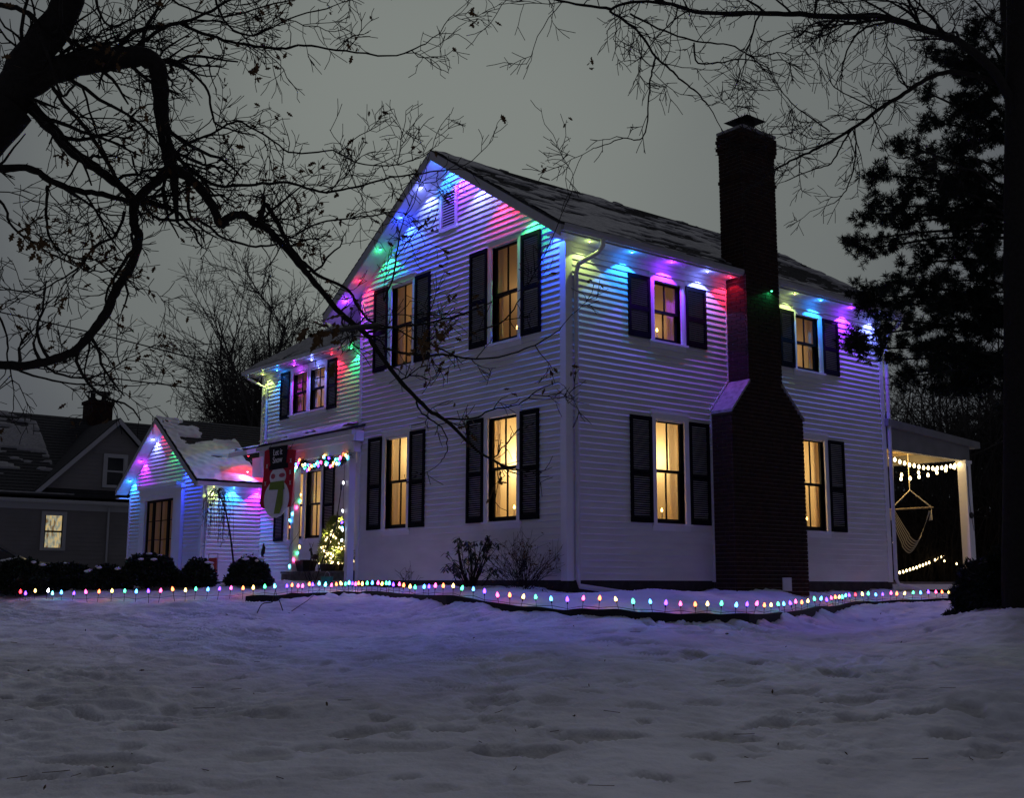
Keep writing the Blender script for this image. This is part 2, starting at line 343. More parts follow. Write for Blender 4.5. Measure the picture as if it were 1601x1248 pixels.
for p, L_, w_, dp, an in PRINTS:
    ix0, ix1 = np.searchsorted(gx, [p.x-1.2, p.x+1.2]); iy0, iy1 = np.searchsorted(gy, [p.y-1.2, p.y+1.2])
    xs = GX[ix0:ix1, iy0:iy1]-p.x; ys = GY[ix0:ix1, iy0:iy1]-p.y
    th = YAW - pi/2 + an; u_ = (xs*cos(th)+ys*sin(th))/(L_/2); v_ = (-xs*sin(th)+ys*cos(th))/(w_/2)
    u_ = u_*(1+0.25*np.sin(3*v_+p.x*9)); v_ = v_*(1+0.25*np.sin(2.5*u_+p.y*7))
    r_ = np.sqrt(u_*u_+v_*v_)
    k = 1/(1+np.exp((r_-1)*13))
    GZ[ix0:ix1, iy0:iy1] -= dp*k - dp*0.28*np.exp(-((r_-1.24)/0.15)**2)
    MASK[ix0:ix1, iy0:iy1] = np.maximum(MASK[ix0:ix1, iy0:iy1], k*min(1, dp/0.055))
# keep the bed inside the edging smooth, drop ground under the house
ins = (GX > 0.05) & (GX < 8.5) & (GY > 0.05) & (GY < 6); GZ[ins] = -0.3
nx, ny = GX.shape
verts = np.stack([GX, GY, GZ], -1).reshape(-1, 3)
ii = (np.arange(nx-1)[:, None]*ny + np.arange(ny-1)[None, :]).reshape(-1)
faces = np.stack([ii, ii+ny, ii+ny+1, ii+1], -1)
me = bpy.data.meshes.new('snow_ground')
me.vertices.add(len(verts)); me.vertices.foreach_set('co', verts.ravel())
me.loops.add(faces.size); me.loops.foreach_set('vertex_index', faces.ravel())
me.polygons.add(len(faces)); me.polygons.foreach_set('loop_start', np.arange(0, faces.size, 4)); me.polygons.foreach_set('loop_total', np.full(len(faces), 4))
me.polygons.foreach_set('use_smooth', np.ones(len(faces), bool))
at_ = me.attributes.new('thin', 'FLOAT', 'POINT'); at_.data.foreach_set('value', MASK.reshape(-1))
me.update(); me.validate()
gm = mat('lawn_snow', (0.74, 0.75, 0.79), 0.65, bump=1.0, bscale=13)
for n_ in gm.node_tree.nodes:
    if n_.type == 'BUMP': n_.inputs['Distance'].default_value = 0.016; t = gm.node_tree; b = t.nodes['Principled BSDF']
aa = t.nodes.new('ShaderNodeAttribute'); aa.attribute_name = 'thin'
geo = t.nodes.new('ShaderNodeNewGeometry'); n1 = t.nodes.new('ShaderNodeTexNoise'); n1.inputs['Scale'].default_value = 1.3; n1.inputs['Detail'].default_value = 5
t.links.new(geo.outputs['Position'], n1.inputs['Vector'])
r1 = t.nodes.new('ShaderNodeValToRGB'); r1.color_ramp.elements[0].position = 0.33; r1.color_ramp.elements[0].color = (0.60, 0.60, 0.63, 1)
r1.color_ramp.elements[1].position = 0.62; r1.color_ramp.elements[1].color = (0.78, 0.79, 0.83, 1); t.links.new(n1.outputs['Fac'], r1.inputs[0])
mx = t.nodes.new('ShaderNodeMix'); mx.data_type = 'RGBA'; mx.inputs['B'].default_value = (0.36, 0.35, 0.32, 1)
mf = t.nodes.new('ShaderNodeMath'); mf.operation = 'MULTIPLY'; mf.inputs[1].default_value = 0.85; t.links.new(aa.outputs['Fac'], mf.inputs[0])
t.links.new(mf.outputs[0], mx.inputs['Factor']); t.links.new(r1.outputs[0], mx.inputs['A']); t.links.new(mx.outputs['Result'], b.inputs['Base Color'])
me.materials.append(gm)
gr = bpy.data.objects.new('snow_ground', me); COL.objects.link(gr); gr['kind'] = 'structure'
def gz(x_, y_):
    return float(base_h(x_, y_))

# ------------------------------------------------------------------ house
house = thing('house', 'white two-storey clapboard house with black shutters, brick chimney and coloured eave lights', 'house', (4, 3, -0.15))
PG = lambda a, n, z: (-n, a, z)            # main gable wall, plane X = 0
PS = lambda a, n, z: (a, -n, z)            # main side wall, plane Y = 0
PW = lambda a, n, z: (2-n, a, z)           # wing front wall, plane X = 2
PA = lambda a, n, z: (0.4-n, a, z)         # annex gable front, plane X = 0.4
PB = lambda a, n, z: (a, 14.2-n, z)        # annex side wall, plane Y = 14.2
RIDGE_Y, RIDGE_Z, SL = 3.20, 7.74, 0.64
def zroof(y): return RIDGE_Z - SL*abs(y-RIDGE_Y)
EX = 0.1016
BOARDN = [0]
def wall_courses(name, mp, a0, a1, z0, ztop, openings, casings, gable=None, exposure=EX):
    """backing wall with holes + one object per clapboard course. gable(z)->(a0,a1) limits."""
    wall = MB()
    z = z0
    while z < ztop-1e-4:
        z1 = min(z+exposure, ztop)
        for kind, holes in ((0, openings), (1, casings)):
            lo0, hi0 = (a0, a1) if gable is None else gable(z); lo1, hi1 = (a0, a1) if gable is None else gable(z1)
            lo0 = max(lo0, a0); hi0 = min(hi0, a1); lo1 = max(lo1, a0); hi1 = min(hi1, a1)
            if hi0-lo0 < 0.05: continue
            hi1 = max(hi1, lo1+0.001) if hi1 <= lo1 else hi1
            hs = sorted((max(h[0], lo0), min(h[1], hi0)) for h in holes if h[2] < z+exposure*0.5 < h[3] and h[1] > lo0 and h[0] < hi0)
            cuts = []; cur = lo0
            for h in hs:
                if h[0] > cur: cuts.append((cur, h[0]))
                cur = max(cur, h[1])
            if cur < hi0: cuts.append((cur, hi0))
            for s0, s1 in cuts:
                tgt = wall if kind == 0 else MB()
                t0 = lo1 if s0 == lo0 else s0; t1 = hi1 if s1 == hi0 else s1
                if t1 < t0+0.001: t0, t1 = (t0+t1)/2, (t0+t1)/2+0.001
                if kind == 0:
                    tgt.hexa([mp(s0, -0.10, z), mp(s1, -0.10, z), mp(s1, 0, z), mp(s0, 0, z), mp(t0, -0.10, z1), mp(t1, -0.10, z1), mp(t1, 0, z1), mp(t0, 0, z1)])
                else:
                    w1, w0 = 0.003, 0.029
                    tgt.hexa([mp(s0, 0.001, z), mp(s1, 0.001, z), mp(s1, w0, z), mp(s0, w0, z), mp(t0, 0.001, z1), mp(t1, 0.001, z1), mp(t1, w1, z1), mp(t0, w1, z1)])
                    c_ = Vector(mp((s0+s1)/2, 0, z)); SEGS.append(((s1-s0)/(c_-CV).length**2, tgt, name))
        z = z1
    wo = wall.build(name, M['siding'], house)
    WALLS[name] = wo
    return wo
SEGS = []; WALLS = {}
def place_boards():      # the 300 largest boards are parts of their own, the small offcuts are joined per wall
    SEGS.sort(key=lambda t: -t[0]); left = {}
    for i, (_, mb_, nm) in enumerate(SEGS):
        if i < 300: mb_.build('siding_board', M['siding'], WALLS[nm])
        else:
            r_ = left.setdefault(nm, MB()); n_ = len(r_.v); r_.v += mb_.v; r_.f += [tuple(n_+k for k in f) for f in mb_.f]; r_.m += mb_.m
    for nm, r_ in left.items(): r_.build('short_boards', M['siding'], WALLS[nm])['kind'] = 'stuff'

GLOW = {}
def glow_mat(s):
    k = round(s, 3)
    if k not in GLOW:
        m = bpy.data.materials.new('lit_room_wall'); m.use_nodes = True; t = m.node_tree; b = t.nodes['Principled BSDF']
        b.inputs['Base Color'].default_value = (0.7, 0.55, 0.33, 1)
        b.inputs['Emission Color'].default_value = (1.0, 0.66, 0.29, 1); b.inputs['Emission Strength'].default_value = s
        GLOW[k] = m
    return GLOW[k]
CANDLES = []
def window(mp, ac, hw, z0, z1, glow, label=None, cand=0.15, top_rows=1, casing=0.105, head=0.13, dark=False, curt=(1, 1), casing_l=None, casing_r=None):
    """opening ac-hw..ac+hw, z0..z1. n>0 is outward."""
    cl = casing if casing_l is None else casing_l; cr_ = casing if casing_r is None else casing_r
    f = MB()
    f.box(ac-hw-cl, ac-hw, -0.10, 0.032, z0-0.02, z1, mp); f.box(ac+hw, ac+hw+cr_, -0.10, 0.032, z0-0.02, z1, mp)
    f.box(ac-hw-cl, ac+hw+cr_, -0.10, 0.034, z1, z1+head-0.03, mp)
    f.box(ac-hw-cl-0.015, ac+hw+cr_+0.015, 0.0, 0.055, z1+head-0.03, z1+head, mp)
    w = f.build('window', M['trim'], house)
    if label: w['label'] = label
    s = MB(); s.box(ac-hw-cl-0.02, ac+hw+cr_+0.02, -0.10, 0.07, z0-0.055, z0-0.02, mp); s.box(ac-hw-cl, ac+hw+cr_, 0.002, 0.028, z0-0.14, z0-0.056, mp)
    s.build('sill', M['trim'], w)
    zm = (z0+z1)/2; fr = 0.045
    for (b0, b1, nn, bot) in ((zm-0.02, z1, -0.045, 0.045), (z0-0.02, zm+0.02, -0.085, 0.085)):
        q = MB(); t_ = 0.032
        q.box(ac-hw, ac-hw+fr, nn-t_, nn, b0, b1, mp); q.box(ac+hw-fr, ac+hw, nn-t_, nn, b0, b1, mp)
        q.box(ac-hw+fr, ac+hw-fr, nn-t_, nn, b0, b0+bot, mp); q.box(ac-hw+fr, ac+hw-fr, nn-t_, nn, b1-0.04, b1, mp)
        q.build('sash', M['sash'], w)
        mu = MB(); mu.box(ac-0.011, ac+0.011, nn-t_+0.004, nn-0.004, b0+bot, b1-0.04, mp)
        rows = top_rows if b1 == z1 else 1
        g0, g1 = b0+bot, b1-0.04
        for r_ in range(1, rows):
            zz = g0+(g1-g0)*r_/rows
            mu.box(ac-hw+fr, ac-0.011, nn-t_+0.004, nn-0.004, zz-0.009, zz+0.009, mp); mu.box(ac+0.011, ac+hw-fr, nn-t_+0.004, nn-0.004, zz-0.009, zz+0.009, mp)
        mu.build('muntin', M['sash'], w)
        for (p0, p1) in ((ac-hw+fr, ac-0.011), (ac+0.011, ac+hw-fr)):
            for r_ in range(rows):
                h0 = g0+(g1-g0)*r_/rows+(0.009 if r_ else 0); h1 = g0+(g1-g0)*(r_+1)/rows-(0.009 if r_ < rows-1 else 0)
                p = MB(); p.quad(mp(p0, nn-t_/2, h0), mp(p1, nn-t_/2, h0), mp(p1, nn-t_/2, h1), mp(p0, nn-t_/2, h1))
                p.build('pane', M['pane'], w)
    # the lit room seen through the glass
    D = 1.5; A0, A1, Z0, Z1 = ac-0.62, ac+0.62, z0-0.35, z1+0.22
    rm = MB(); c = lambda a, n, z: mp(a, n, z)
    rm.mi = 1; rm.quad(c(A0, -D, Z0), c(A1, -D, Z0), c(A1, -D, Z1), c(A0, -D, Z1)); rm.mi = 0
    for a in (A0, A1): rm.quad(c(a, -0.125, Z0), c(a, -D, Z0), c(a, -D, Z1), c(a, -0.125, Z1))
    for z in (Z0, Z1): rm.quad(c(A0, -0.125, z), c(A1, -0.125, z), c(A1, -D, z), c(A0, -D, z))
    h = ac-hw, ac+hw
    rm.quad(c(A0, -0.125, Z0), c(h[0], -0.125, Z0), c(h[0], -0.125, Z1), c(A0, -0.125, Z1)); rm.quad(c(h[1], -0.125, Z0), c(A1, -0.125, Z0), c(A1, -0.125, Z1), c(h[1], -0.125, Z1))
    rm.quad(c(h[0], -0.125, Z0), c(h[1], -0.125, Z0), c(h[1], -0.125, z0-0.03), c(h[0], -0.125, z0-0.03)); rm.quad(c(h[0], -0.125, z1), c(h[1], -0.125, z1), c(h[1], -0.125, Z1), c(h[0], -0.125, Z1))
    rm.build('room', [M['wallint'], M['wallint2']], w)
    ld = bpy.data.lights.new('lamp', 'POINT'); ld.energy = glow*(17 if z0 < 3 else 8); ld.color = (1.0, .79, .42) if z0 < 3 else (1.0, .66, .32); ld.shadow_soft_size = .10
    lo = bpy.data.objects.new('lamp', ld); COL.objects.link(lo); lo.parent = w; lo.location = Vector(mp(ac+.30*(1 if int(abs(ac)*10) % 2 else -1), -.85, z1-.45+.2*sin(ac*7))) - origin(w)
    # curtains either side
    for side, on_ in ((-1, curt[0]), (1, curt[1])):
        if not on_: continue
        q = MB(); wd = hw*0.62*on_; n_ = 26; prev = None
        for i in range(n_+1):
            t_ = i/n_; a = ac + side*(hw+0.03) - side*wd*t_; nn = -0.17 + 0.022*sin(t_*26+side) + 0.008*sin(t_*61)
            col_ = [mp(a, nn, z0-0.1), mp(a+0.006*sin(t_*9), nn+0.004, zm), mp(a, nn, z1+0.02)]
            if prev:
                for j in range(2): q.quad(prev[j], col_[j], col_[j+1], prev[j+1])
            prev = col_
        q.build('curtain', M['curtain'], w, smooth=True)
    if cand is not None: CANDLES.append((mp(ac+cand, -0.145, z0+0.02), ac))
    return w
def shutter(mp, a0, a1, z0, z1):
    s = MB(); st = 0.05
    s.box(a0, a0+st, 0.022, 0.055, z0, z1, mp); s.box(a1-st, a1, 0.022, 0.055, z0, z1, mp)
    zm = z0+(z1-z0)*0.46
    for q0, q1 in ((z0, z0+0.09), (zm-0.035, zm+0.035), (z1-0.07, z1)): s.box(a0+st, a1-st, 0.022, 0.053, q0, q1, mp)
    o_ = s.build('shutter', M['shutter'], house)
    l = MB()
    for q0, q1 in ((z0+0.09, zm-0.035), (zm+0.035, z1-0.07)):
        z = q0+0.004
        while z < q1-0.02:
            l.hexa([mp(a0+st, 0.026, z+0.018), mp(a1-st, 0.026, z+0.018), mp(a1-st, 0.050, z), mp(a0+st, 0.050, z),
                    mp(a0+st, 0.026, z+0.025), mp(a1-st, 0.026, z+0.025), mp(a1-st, 0.050, z+0.007), mp(a0+st, 0.050, z+0.007)])
            z += 0.036
    lo = l.build('louvres', M['shutter'], o_); lo['kind'] = 'stuff'

# windows: wall map, centre, half width, z0, z1, room glow, candle offset, shutters
GW = [(4.76, .37, .965, 2.69, 'bright sash window low on the left of the gable', .95, -.16), (1.58, .385, .975, 2.70, 'brightest sash window low on the right of the gable', 1.9, -.12),
      (4.66, .36, 4.01, 5.62, 'tall dim window high on the left of the gable', .50, -.17), (1.53, .355, 3.985, 5.665, 'tall dim window high on the right of the gable', .30, -.14)]
SW = [(2.31, .35, .95, 2.66, 'sash window low on the side wall left of the chimney', 1.25, -.06), (6.22, .355, .95, 2.66, 'sash window low on the side wall right of the chimney', 1.35, -.05),
      (2.31, .335, 4.02, 5.045, 'short window high on the side wall left of the chimney', .34, -.10), (6.19, .355, 3.99, 5.045, 'short window high on the side wall right of the chimney', .42, None)]
WW = [(12.28, .375, 4.17, 5.22, 'left window of the upper pair on the wing', .45, -.20), (11.40, .375, 4.17, 5.22, 'right window of the upper pair on the wing', .35, -.20),
      (12.30, .36, 1.02, 2.66, 'left window of the lower pair on the porch', .8, .12), (11.44, .37, 1.02, 2.66, 'right window of the lower pair on the porch', .75, -.20)]
def ops(L): return [(a-h, a+h, z0-0.02, z1) for a, h, z0, z1, *_ in L]
def cas(L, c=0.105): return [(a-h-c, a+h+c, z0-0.13, z1+0.11) for a, h, z0, z1, *_ in L]
gl = lambda z: (RIDGE_Y-(RIDGE_Z-0.14-z)/SL, RIDGE_Y+(RIDGE_Z-0.14-z)/SL) if z > 5.2 else (0, 6.12)
VENT = (2.93, 3.40, 6.33, 7.04)
wg = wall_courses('gable_wall', PG, 0.0, 6.12, 0, 7.58, ops(GW), cas(GW)+[(VENT[0]-.04, VENT[1]+.04, VENT[2]-.05, VENT[3]+.04), (-.1, .11, -1, 5.4), (6.03, 6.2, -1, 5.4)], gl)
ws = wall_courses('side_wall', PS, 0.0, 8.62, 0, 5.37, ops(SW), cas(SW)+[(-.1, .11, -1, 6), (8.52, 8.7, -1, 6), (3.36, 5.32, -1, 2.95), (3.84, 4.76, 2.9, 6)])
ww = wall_courses('wing_wall', PW, 6.0, 14.33, 0, 5.40, ops(WW), cas(WW)+[(14.23, 14.4, -1, 6)])
# unseen backs
bk = MB(); bk.box(8.52, 8.62, 0.1, 6.12, -0.1, 5.4); bk.box(0.1, 8.52, 6.02, 6.12, -0.1, 5.5)
bk.prism([(8.52, 0, 5.4), (8.52, 6.4, 5.4), (8.52, 3.2, 7.5)], [(8.62, 0, 5.4), (8.62, 6.4, 5.4), (8.62, 3.2, 7.5)])
bk.box(2.1, 8.6, 14.23, 14.33, -0.1, 5.4); bk.box(8.5, 8.6, 6.12, 14.33, -.1, 5.4)
bk.prism([(2.0, 14.23, 5.4), (8.6, 14.23, 5.4), (5.3, 14.23, 7.5)], [(2.0, 14.33, 5.4), (8.6, 14.33, 5.4), (5.3, 14.33, 7.5)])
bk.build('back_wall', M['siding'], house)
# corner boards, foundation
def cboard(mps, name='corner_board'):
    q = MB()
    for mp, a0, a1, z0, z1, n in mps: q.box(a0, a1, 0.0, n, z0, z1, mp)
    q.build(name, M['trim'], house)
cboard([(PG, -0.03, 0.11, -0.01, 5.35, .033), (PS, 0.0, 0.11, -0.01, 5.35, .030)])
cboard([(PG, 6.02, 6.12, -0.01, 5.5, .033)]); cboard([(PS, 8.52, 8.65, -0.01, 5.35, .033)])
cboard([(PW, 14.23, 14.33, -0.01, 5.38, .033)])
for b_ in ((0.02, 8.6, 0.02, 0.3), (0.02, 0.3, 0.3, 6.1), (0.42, 0.7, 14.22, 19.1), (0.7, 2.0, 14.22, 14.5), (8.3, 8.6, 0.3, 6.1)):
    fd = MB(); fd.box(*b_, -0.8, 0.0); fd.build('foundation', M['foundation'], house)
for mp, L in ((PG, GW), (PS, SW), (PW, WW)):
    for i, (a, h, z0, z1, lab, gw, cd_) in enumerate(L):
        pair = mp is PW
        window(mp, a, h, z0, z1, gw, lab, cand=cd_, top_rows=2 if (pair and z0 > 3) else 1, casing_l=(0.055 if pair and a > 12 else None), casing_r=(0.055 if pair and a < 12 else None),
               curt=(1, .55) if i % 2 else (.6, 1))
        if not pair:
            sh = .955
            for s_ in (-1, 1):
                if mp is PS and a > 6 and s_ < 0: 
                    continue
                c0, c1 = (a-sh, a-h-.108) if s_ < 0 else (a+h+.108, a+sh)
                shutter(mp, c0, c1, z0-0.02, z1+0.02)
for a0, a1 in ((12.80, 13.26), (10.44, 10.88)):
    shutter(PW, a0, a1, 4.08, 5.30)
shutter(PW, 12.90, 13.38, 0.98, 2.70); shutter(PW, 10.42, 10.92, 0.98, 2.70)
shutter(PS, 5.33, 5.755, 3.97, 5.065)
# gable vent
v = MB(); a0, a1, z0, z1 = VENT
v.box(a0-.04, a0+.03, 0.0, .045, z0-.04, z1+.04, PG); v.box(a1-.03, a1+.04, 0.0, .045, z0-.04, z1+.04, PG); v.box(a0+.03, a1-.03, 0.0, .045, z0-.04, z0+.03, PG); v.box(a0+.03, a1-.03, 0.0, .045, z1-.03, z1+.04, PG)
vo = v.build('gable_vent', M['trim'], house)
z = z0+.04
while z < z1-.05:
    l = MB(); l.hexa([PG(a0+.03, .004, z+.03), PG(a1-.03, .004, z+.03), PG(a1-.03, .042, z), PG(a0+.03, .042, z), PG(a0+.03, .004, z+.038), PG(a1-.03, .004, z+.038), PG(a1-.03, .042, z+.008), PG(a0+.03, .042, z+.008)])
    l.build('slat', M['trim'], vo); z += .052
b_ = MB(); b_.box(a0+.03, a1-.03, -.02, .002, z0, z1, PG); b_.build('vent_backing', M['black'], vo)

# roofs: stepped shingle courses on a slab
def roof_plane(parent, p_eave0, p_eave1, p_ridge0, p_ridge1, thick=0.10, step=0.14, name='shingle_courses', m=None):
    e0, e1, r0, r1 = map(Vector, (p_eave0, p_eave1, p_ridge0, p_ridge1))
    n_ = (e1-e0).cross(r0-e0).normalized()
    if n_.z < 0: n_ = -n_
    q = MB(); N = int((r0-e0).length/step)
    for i in range(N):
        t0, t1 = i/N, (i+1)/N
        a, b, c, d = e0.lerp(r0, t0), e1.lerp(r1, t0), e1.lerp(r1, t1), e0.lerp(r0, t1)
        q.hexa([a-n_*.02, b-n_*.02, c-n_*.02, d-n_*.02, a+n_*.020, b+n_*.020, c+n_*.006, d+n_*.006])
    o_ = q.build(name, m or M['shingle'], parent); o_['kind'] = 'stuff'
    return e0, e1, r0, r1, n_
def snow_sheet(parent, pl, maskfn, thick=0.03, res=0.07, m=None, name='roof_snow', seed=3, rough=0.01):
    e0, e1, r0, r1, n_ = pl; nu = max(2, int((e1-e0).length/res)); nv = max(2, int((r0-e0).length/res))
    us = np.linspace(0, 1, nu+1); vs = np.linspace(0, 1, nv+1); UU, VV = np.meshgrid(us, vs, indexing='ij')
    Lu, Lv = (e1-e0).length, (r0-e0).length
    mk = maskfn(UU*Lu, VV*Lv, UU, VV); hh = thick*np.clip(mk*3, 0, 1) + 0.022
    hh = np.where(mk > 0, hh + rough*waves(UU*Lu, VV*Lv, 3, 20, seed), -0.015)
    q = MB(); idx = {}
    E0, E1, R0, R1 = map(np.array, (e0, e1, r0, r1))
    P_ = (E0[None, None]*(1-UU)[..., None]*(1-VV)[..., None] + E1*UU[..., None]*(1-VV)[..., None] + R0*(1-UU)[..., None]*VV[..., None] + R1*UU[..., None]*VV[..., None]) + np.array(n_)*hh[..., None]
    keep = mk > 0
    for i in range(nu):
        for j in range(nv):
            if keep[i, j] or keep[i+1, j] or keep[i, j+1] or keep[i+1, j+1]:
                fc = []
                for a, b in ((i, j), (i+1, j), (i+1, j+1), (i, j+1)):
                    if (a, b) not in idx: idx[(a, b)] = len(q.v); q.v.append(tuple(P_[a, b]))
                    fc.append(idx[(a, b)])
                q.f.append(tuple(fc)); q.m.append(0)
    o_ = q.build(name, m or M['roofsnow'], parent, smooth=True); o_['kind'] = 'stuff'
OX0, OX1 = -0.40, 9.0          # rake overhangs
YE, YL = -0.34, 6.95           # eave edges
def slab(q, pts, th):           # pts: 4 top points, thickness down
    q.hexa([(x_, y_, z_-th) for x_, y_, z_ in pts] + list(pts))
rf = MB(); slab(rf, [(OX0, YE, zroof(YE)), (OX1, YE, zroof(YE)), (OX1, RIDGE_Y, RIDGE_Z), (OX0, RIDGE_Y, RIDGE_Z)], .10)
slab(rf, [(OX0, RIDGE_Y, RIDGE_Z), (OX1, RIDGE_Y, RIDGE_Z), (OX1, YL, zroof(YL)), (OX0, YL, zroof(YL))], .10)
roof = rf.build('roof', M['fascia'], house)
plA = roof_plane(roof, (OX0-.02, YE-.03, zroof(YE)), (OX1+.02, YE-.03, zroof(YE)), (OX0-.02, RIDGE_Y, RIDGE_Z), (OX1+.02, RIDGE_Y, RIDGE_Z))
roof_plane(roof, (OX0-.02, YL+.03, zroof(YL)), (OX1+.02, YL+.03, zroof(YL)), (OX0-.02, RIDGE_Y, RIDGE_Z), (OX1+.02, RIDGE_Y, RIDGE_Z))
def mkA(U_, V_, u, v):
    n_ = .55*waves(U_, V_, 1.0, 30, 11, .30) + .55*waves(U_, V_, 3.2, 40, 12, .22) + .35*waves(U_, V_, 6, 40, 13, .3)
    return n_*.55 + .42 - .9*np.clip(v-.35, 0, 1) - .35*u + .2*waves(U_, V_, .25, 12, 14)
snow_sheet(roof, plA, mkA, .012, .042, M['thinsnow'], 'thin_roof_snow', rough=.003)
# rake soffit + bargeboards + fascia + gutter
tr = MB()
for y0, y1, s_ in ((YE, RIDGE_Y, 1), (RIDGE_Y, YL, -1)):
    za, zb = zroof(y0)-.10, zroof(y1)-.10
    tr.hexa([(OX0-.025, y0, za-.09), (OX0-.025, y1, zb-.09), (OX0, y1, zb-.09), (OX0, y0, za-.09), (OX0-.025, y0, za+.085), (OX0-.025, y1, zb+.085), (OX0, y1, zb+.085), (OX0, y0, za+.085)])
tr.build('bargeboard', M['fascia'], roof)
sf = MB()
for y0, y1 in ((0.0, RIDGE_Y), (RIDGE_Y, YL)):
    za, zb = zroof(y0)-.125, zroof(y1)-.125
    sf.hexa([(OX0, y0, za-.02), (OX0, y1, zb-.02), (-.0, y1, zb-.02), (0, y0, za-.02), (OX0, y0, za+.02), (OX0, y1, zb+.02), (0, y1, zb+.02), (0, y0, za+.02)])
ZS = 5.355
for x0, x1 in ((OX0, 3.83), (4.77, OX1)): sf.box(x0, x1, YE, 0.0, ZS, ZS+.02)
sf.build('soffit', M['soffit'], roof)
for x0, x1 in ((OX0-.02, 3.83), (4.77, OX1)):
    fb = MB(); fb.box(x0, x1, YE-.022, YE, ZS-.02, zroof(YE)-.005); fb.build('fascia', M['fascia'], roof)
    gt = MB(); n0 = [(YE-.024, ZS+.0), (YE-.09, ZS+.0), (YE-.125, ZS+.05), (YE-.125, ZS+.105), (YE-.115, ZS+.105), (YE-.11, ZS+.055), (YE-.085, ZS+.012), (YE-.024, ZS+.012)]
    gt.prism([(x0, a, b) for a, b in n0], [(x1, a, b) for a, b in n0]); gt.build('gutter', M['fascia'], roof)
# wing roof
ZE = 5.50
wr = MB(); slab(wr, [(1.62, 6.9, ZE), (5.3, 6.9, 7.75), (5.3, 14.68, 7.75), (1.62, 14.68, ZE)], .12); slab(wr, [(8.98, 6.9, ZE), (5.3, 6.9, 7.75), (5.3, 14.68, 7.75), (8.98, 14.68, ZE)], .12)
wr.box(1.62, 2.0, 6.12, 14.66, 5.37, 5.39); wro = wr.build('roof', M['fascia'], house)
wro['label'] = 'snow-dusted roof over the set-back wing'
plW = roof_plane(wro, (1.60, 6.2, ZE-.01), (1.60, 14.70, ZE-.01), (5.3, 6.2, 7.76), (5.3, 14.70, 7.76))
snow_sheet(wro, plW, lambda U_, V_, u, v: .9+.5*waves(U_, V_, .8, 20, 21)-(v < .015)*3, .02, .08, M['thinsnow'], 'thin_roof_snow')
gt = MB(); gt.box(1.50, 1.62, 6.2, 14.62, 5.38, 5.47); gt.build('gutter', M['gutter'], wro)
# downspouts
def downspout(pts, r=0.04):
    q = MB(); q.tube(pts, r, 8); q.build('downspout', M['gutter'], house, smooth=False)
downspout([(0.42, -.42, 5.38), (0.42, -.42, 5.25), (0.36, -.36, 5.14), (0.17, -.12, 4.98), (0.155, -.075, 4.85), (0.155, -.075, 0.02), (0.17, -.09, -.09), (0.95, -.55, -.22)], .038)
downspout([(8.82, -.42, 5.36), (8.82, -.35, 5.2), (8.70, -.09, 4.95), (8.70, -.07, 0.05), (8.74, -.10, -.06), (9.25, -.35, -.18)], .038)
downspout([(1.56, 14.40, 5.40), (1.56, 14.36, 5.28), (1.94, 14.0, 5.0), (1.94, 13.98, 3.2)], .036)

# ---------------- chimney
ch = MB(); cx0, cx1, cd0 = 3.37, 5.31, -.475; sx0, sx1 = 3.85, 4.75
ch.box(cx0, cx1, cd0, 0.02, -.8, 2.90)
ch.prism([(cx0, cd0, 2.90), (cx1, cd0, 2.90), (sx1, cd0, 3.44), (sx0, cd0, 3.44)], [(cx0, .0, 2.90), (cx1, .0, 2.90), (sx1, .0, 3.44), (sx0, .0, 3.44)])
ch.box(sx0, sx1, cd0, 0.06, 3.44, 8.12); chim = ch.build('chimney', M['mortar'], house)
for s_, (xa, xb) in ((0, (cx0-.035, sx0)), (1, (cx1+.035, sx1))):
    q = MB(); q.hexa([(xa, cd0-.03, 2.865), (xb, cd0-.03, 3.44), (xb, .0, 3.44), (xa, .0, 2.865), (xa, cd0-.03, 2.915), (xb, cd0-.03, 3.49), (xb, .0, 3.49), (xa, .0, 2.915)]); q.build('shoulder_slab', M['stone'], chim)
q = MB(); q.box(sx0-.03, sx1+.03, cd0-.05, .09, 8.12, 8.17); q.hexa([(sx0, cd0, 8.17), (sx1, cd0, 8.17), (sx1, .06, 8.17), (sx0, .06, 8.17), (4.2, -.3, 8.27), (4.4, -.3, 8.27), (4.4, -.1, 8.27), (4.2, -.1, 8.27)]); q.build('chimney_crown', M['stone'], chim)
q = MB(); q.box(4.18, 4.42, -.32, -.08, 8.25, 8.44); q.build('flue', M['black'], chim)
q = MB(); q.prism([(4.02, -.48, 8.42), (4.58, -.48, 8.42), (4.58, .08, 8.42), (4.02, .08, 8.42)], [(4.29, -.21, 8.60), (4.31, -.21, 8.60), (4.31, -.19, 8.60), (4.29, -.19, 8.60)]); q.build('chimney_cap', M['black'], chim)
BH, BL, BW, JT = 0.060, 0.203, 0.092, 0.012
bricks = []     # (x0,x1,y0,y1,z0)
z = -.25; row = 0; rb = random.Random(3)
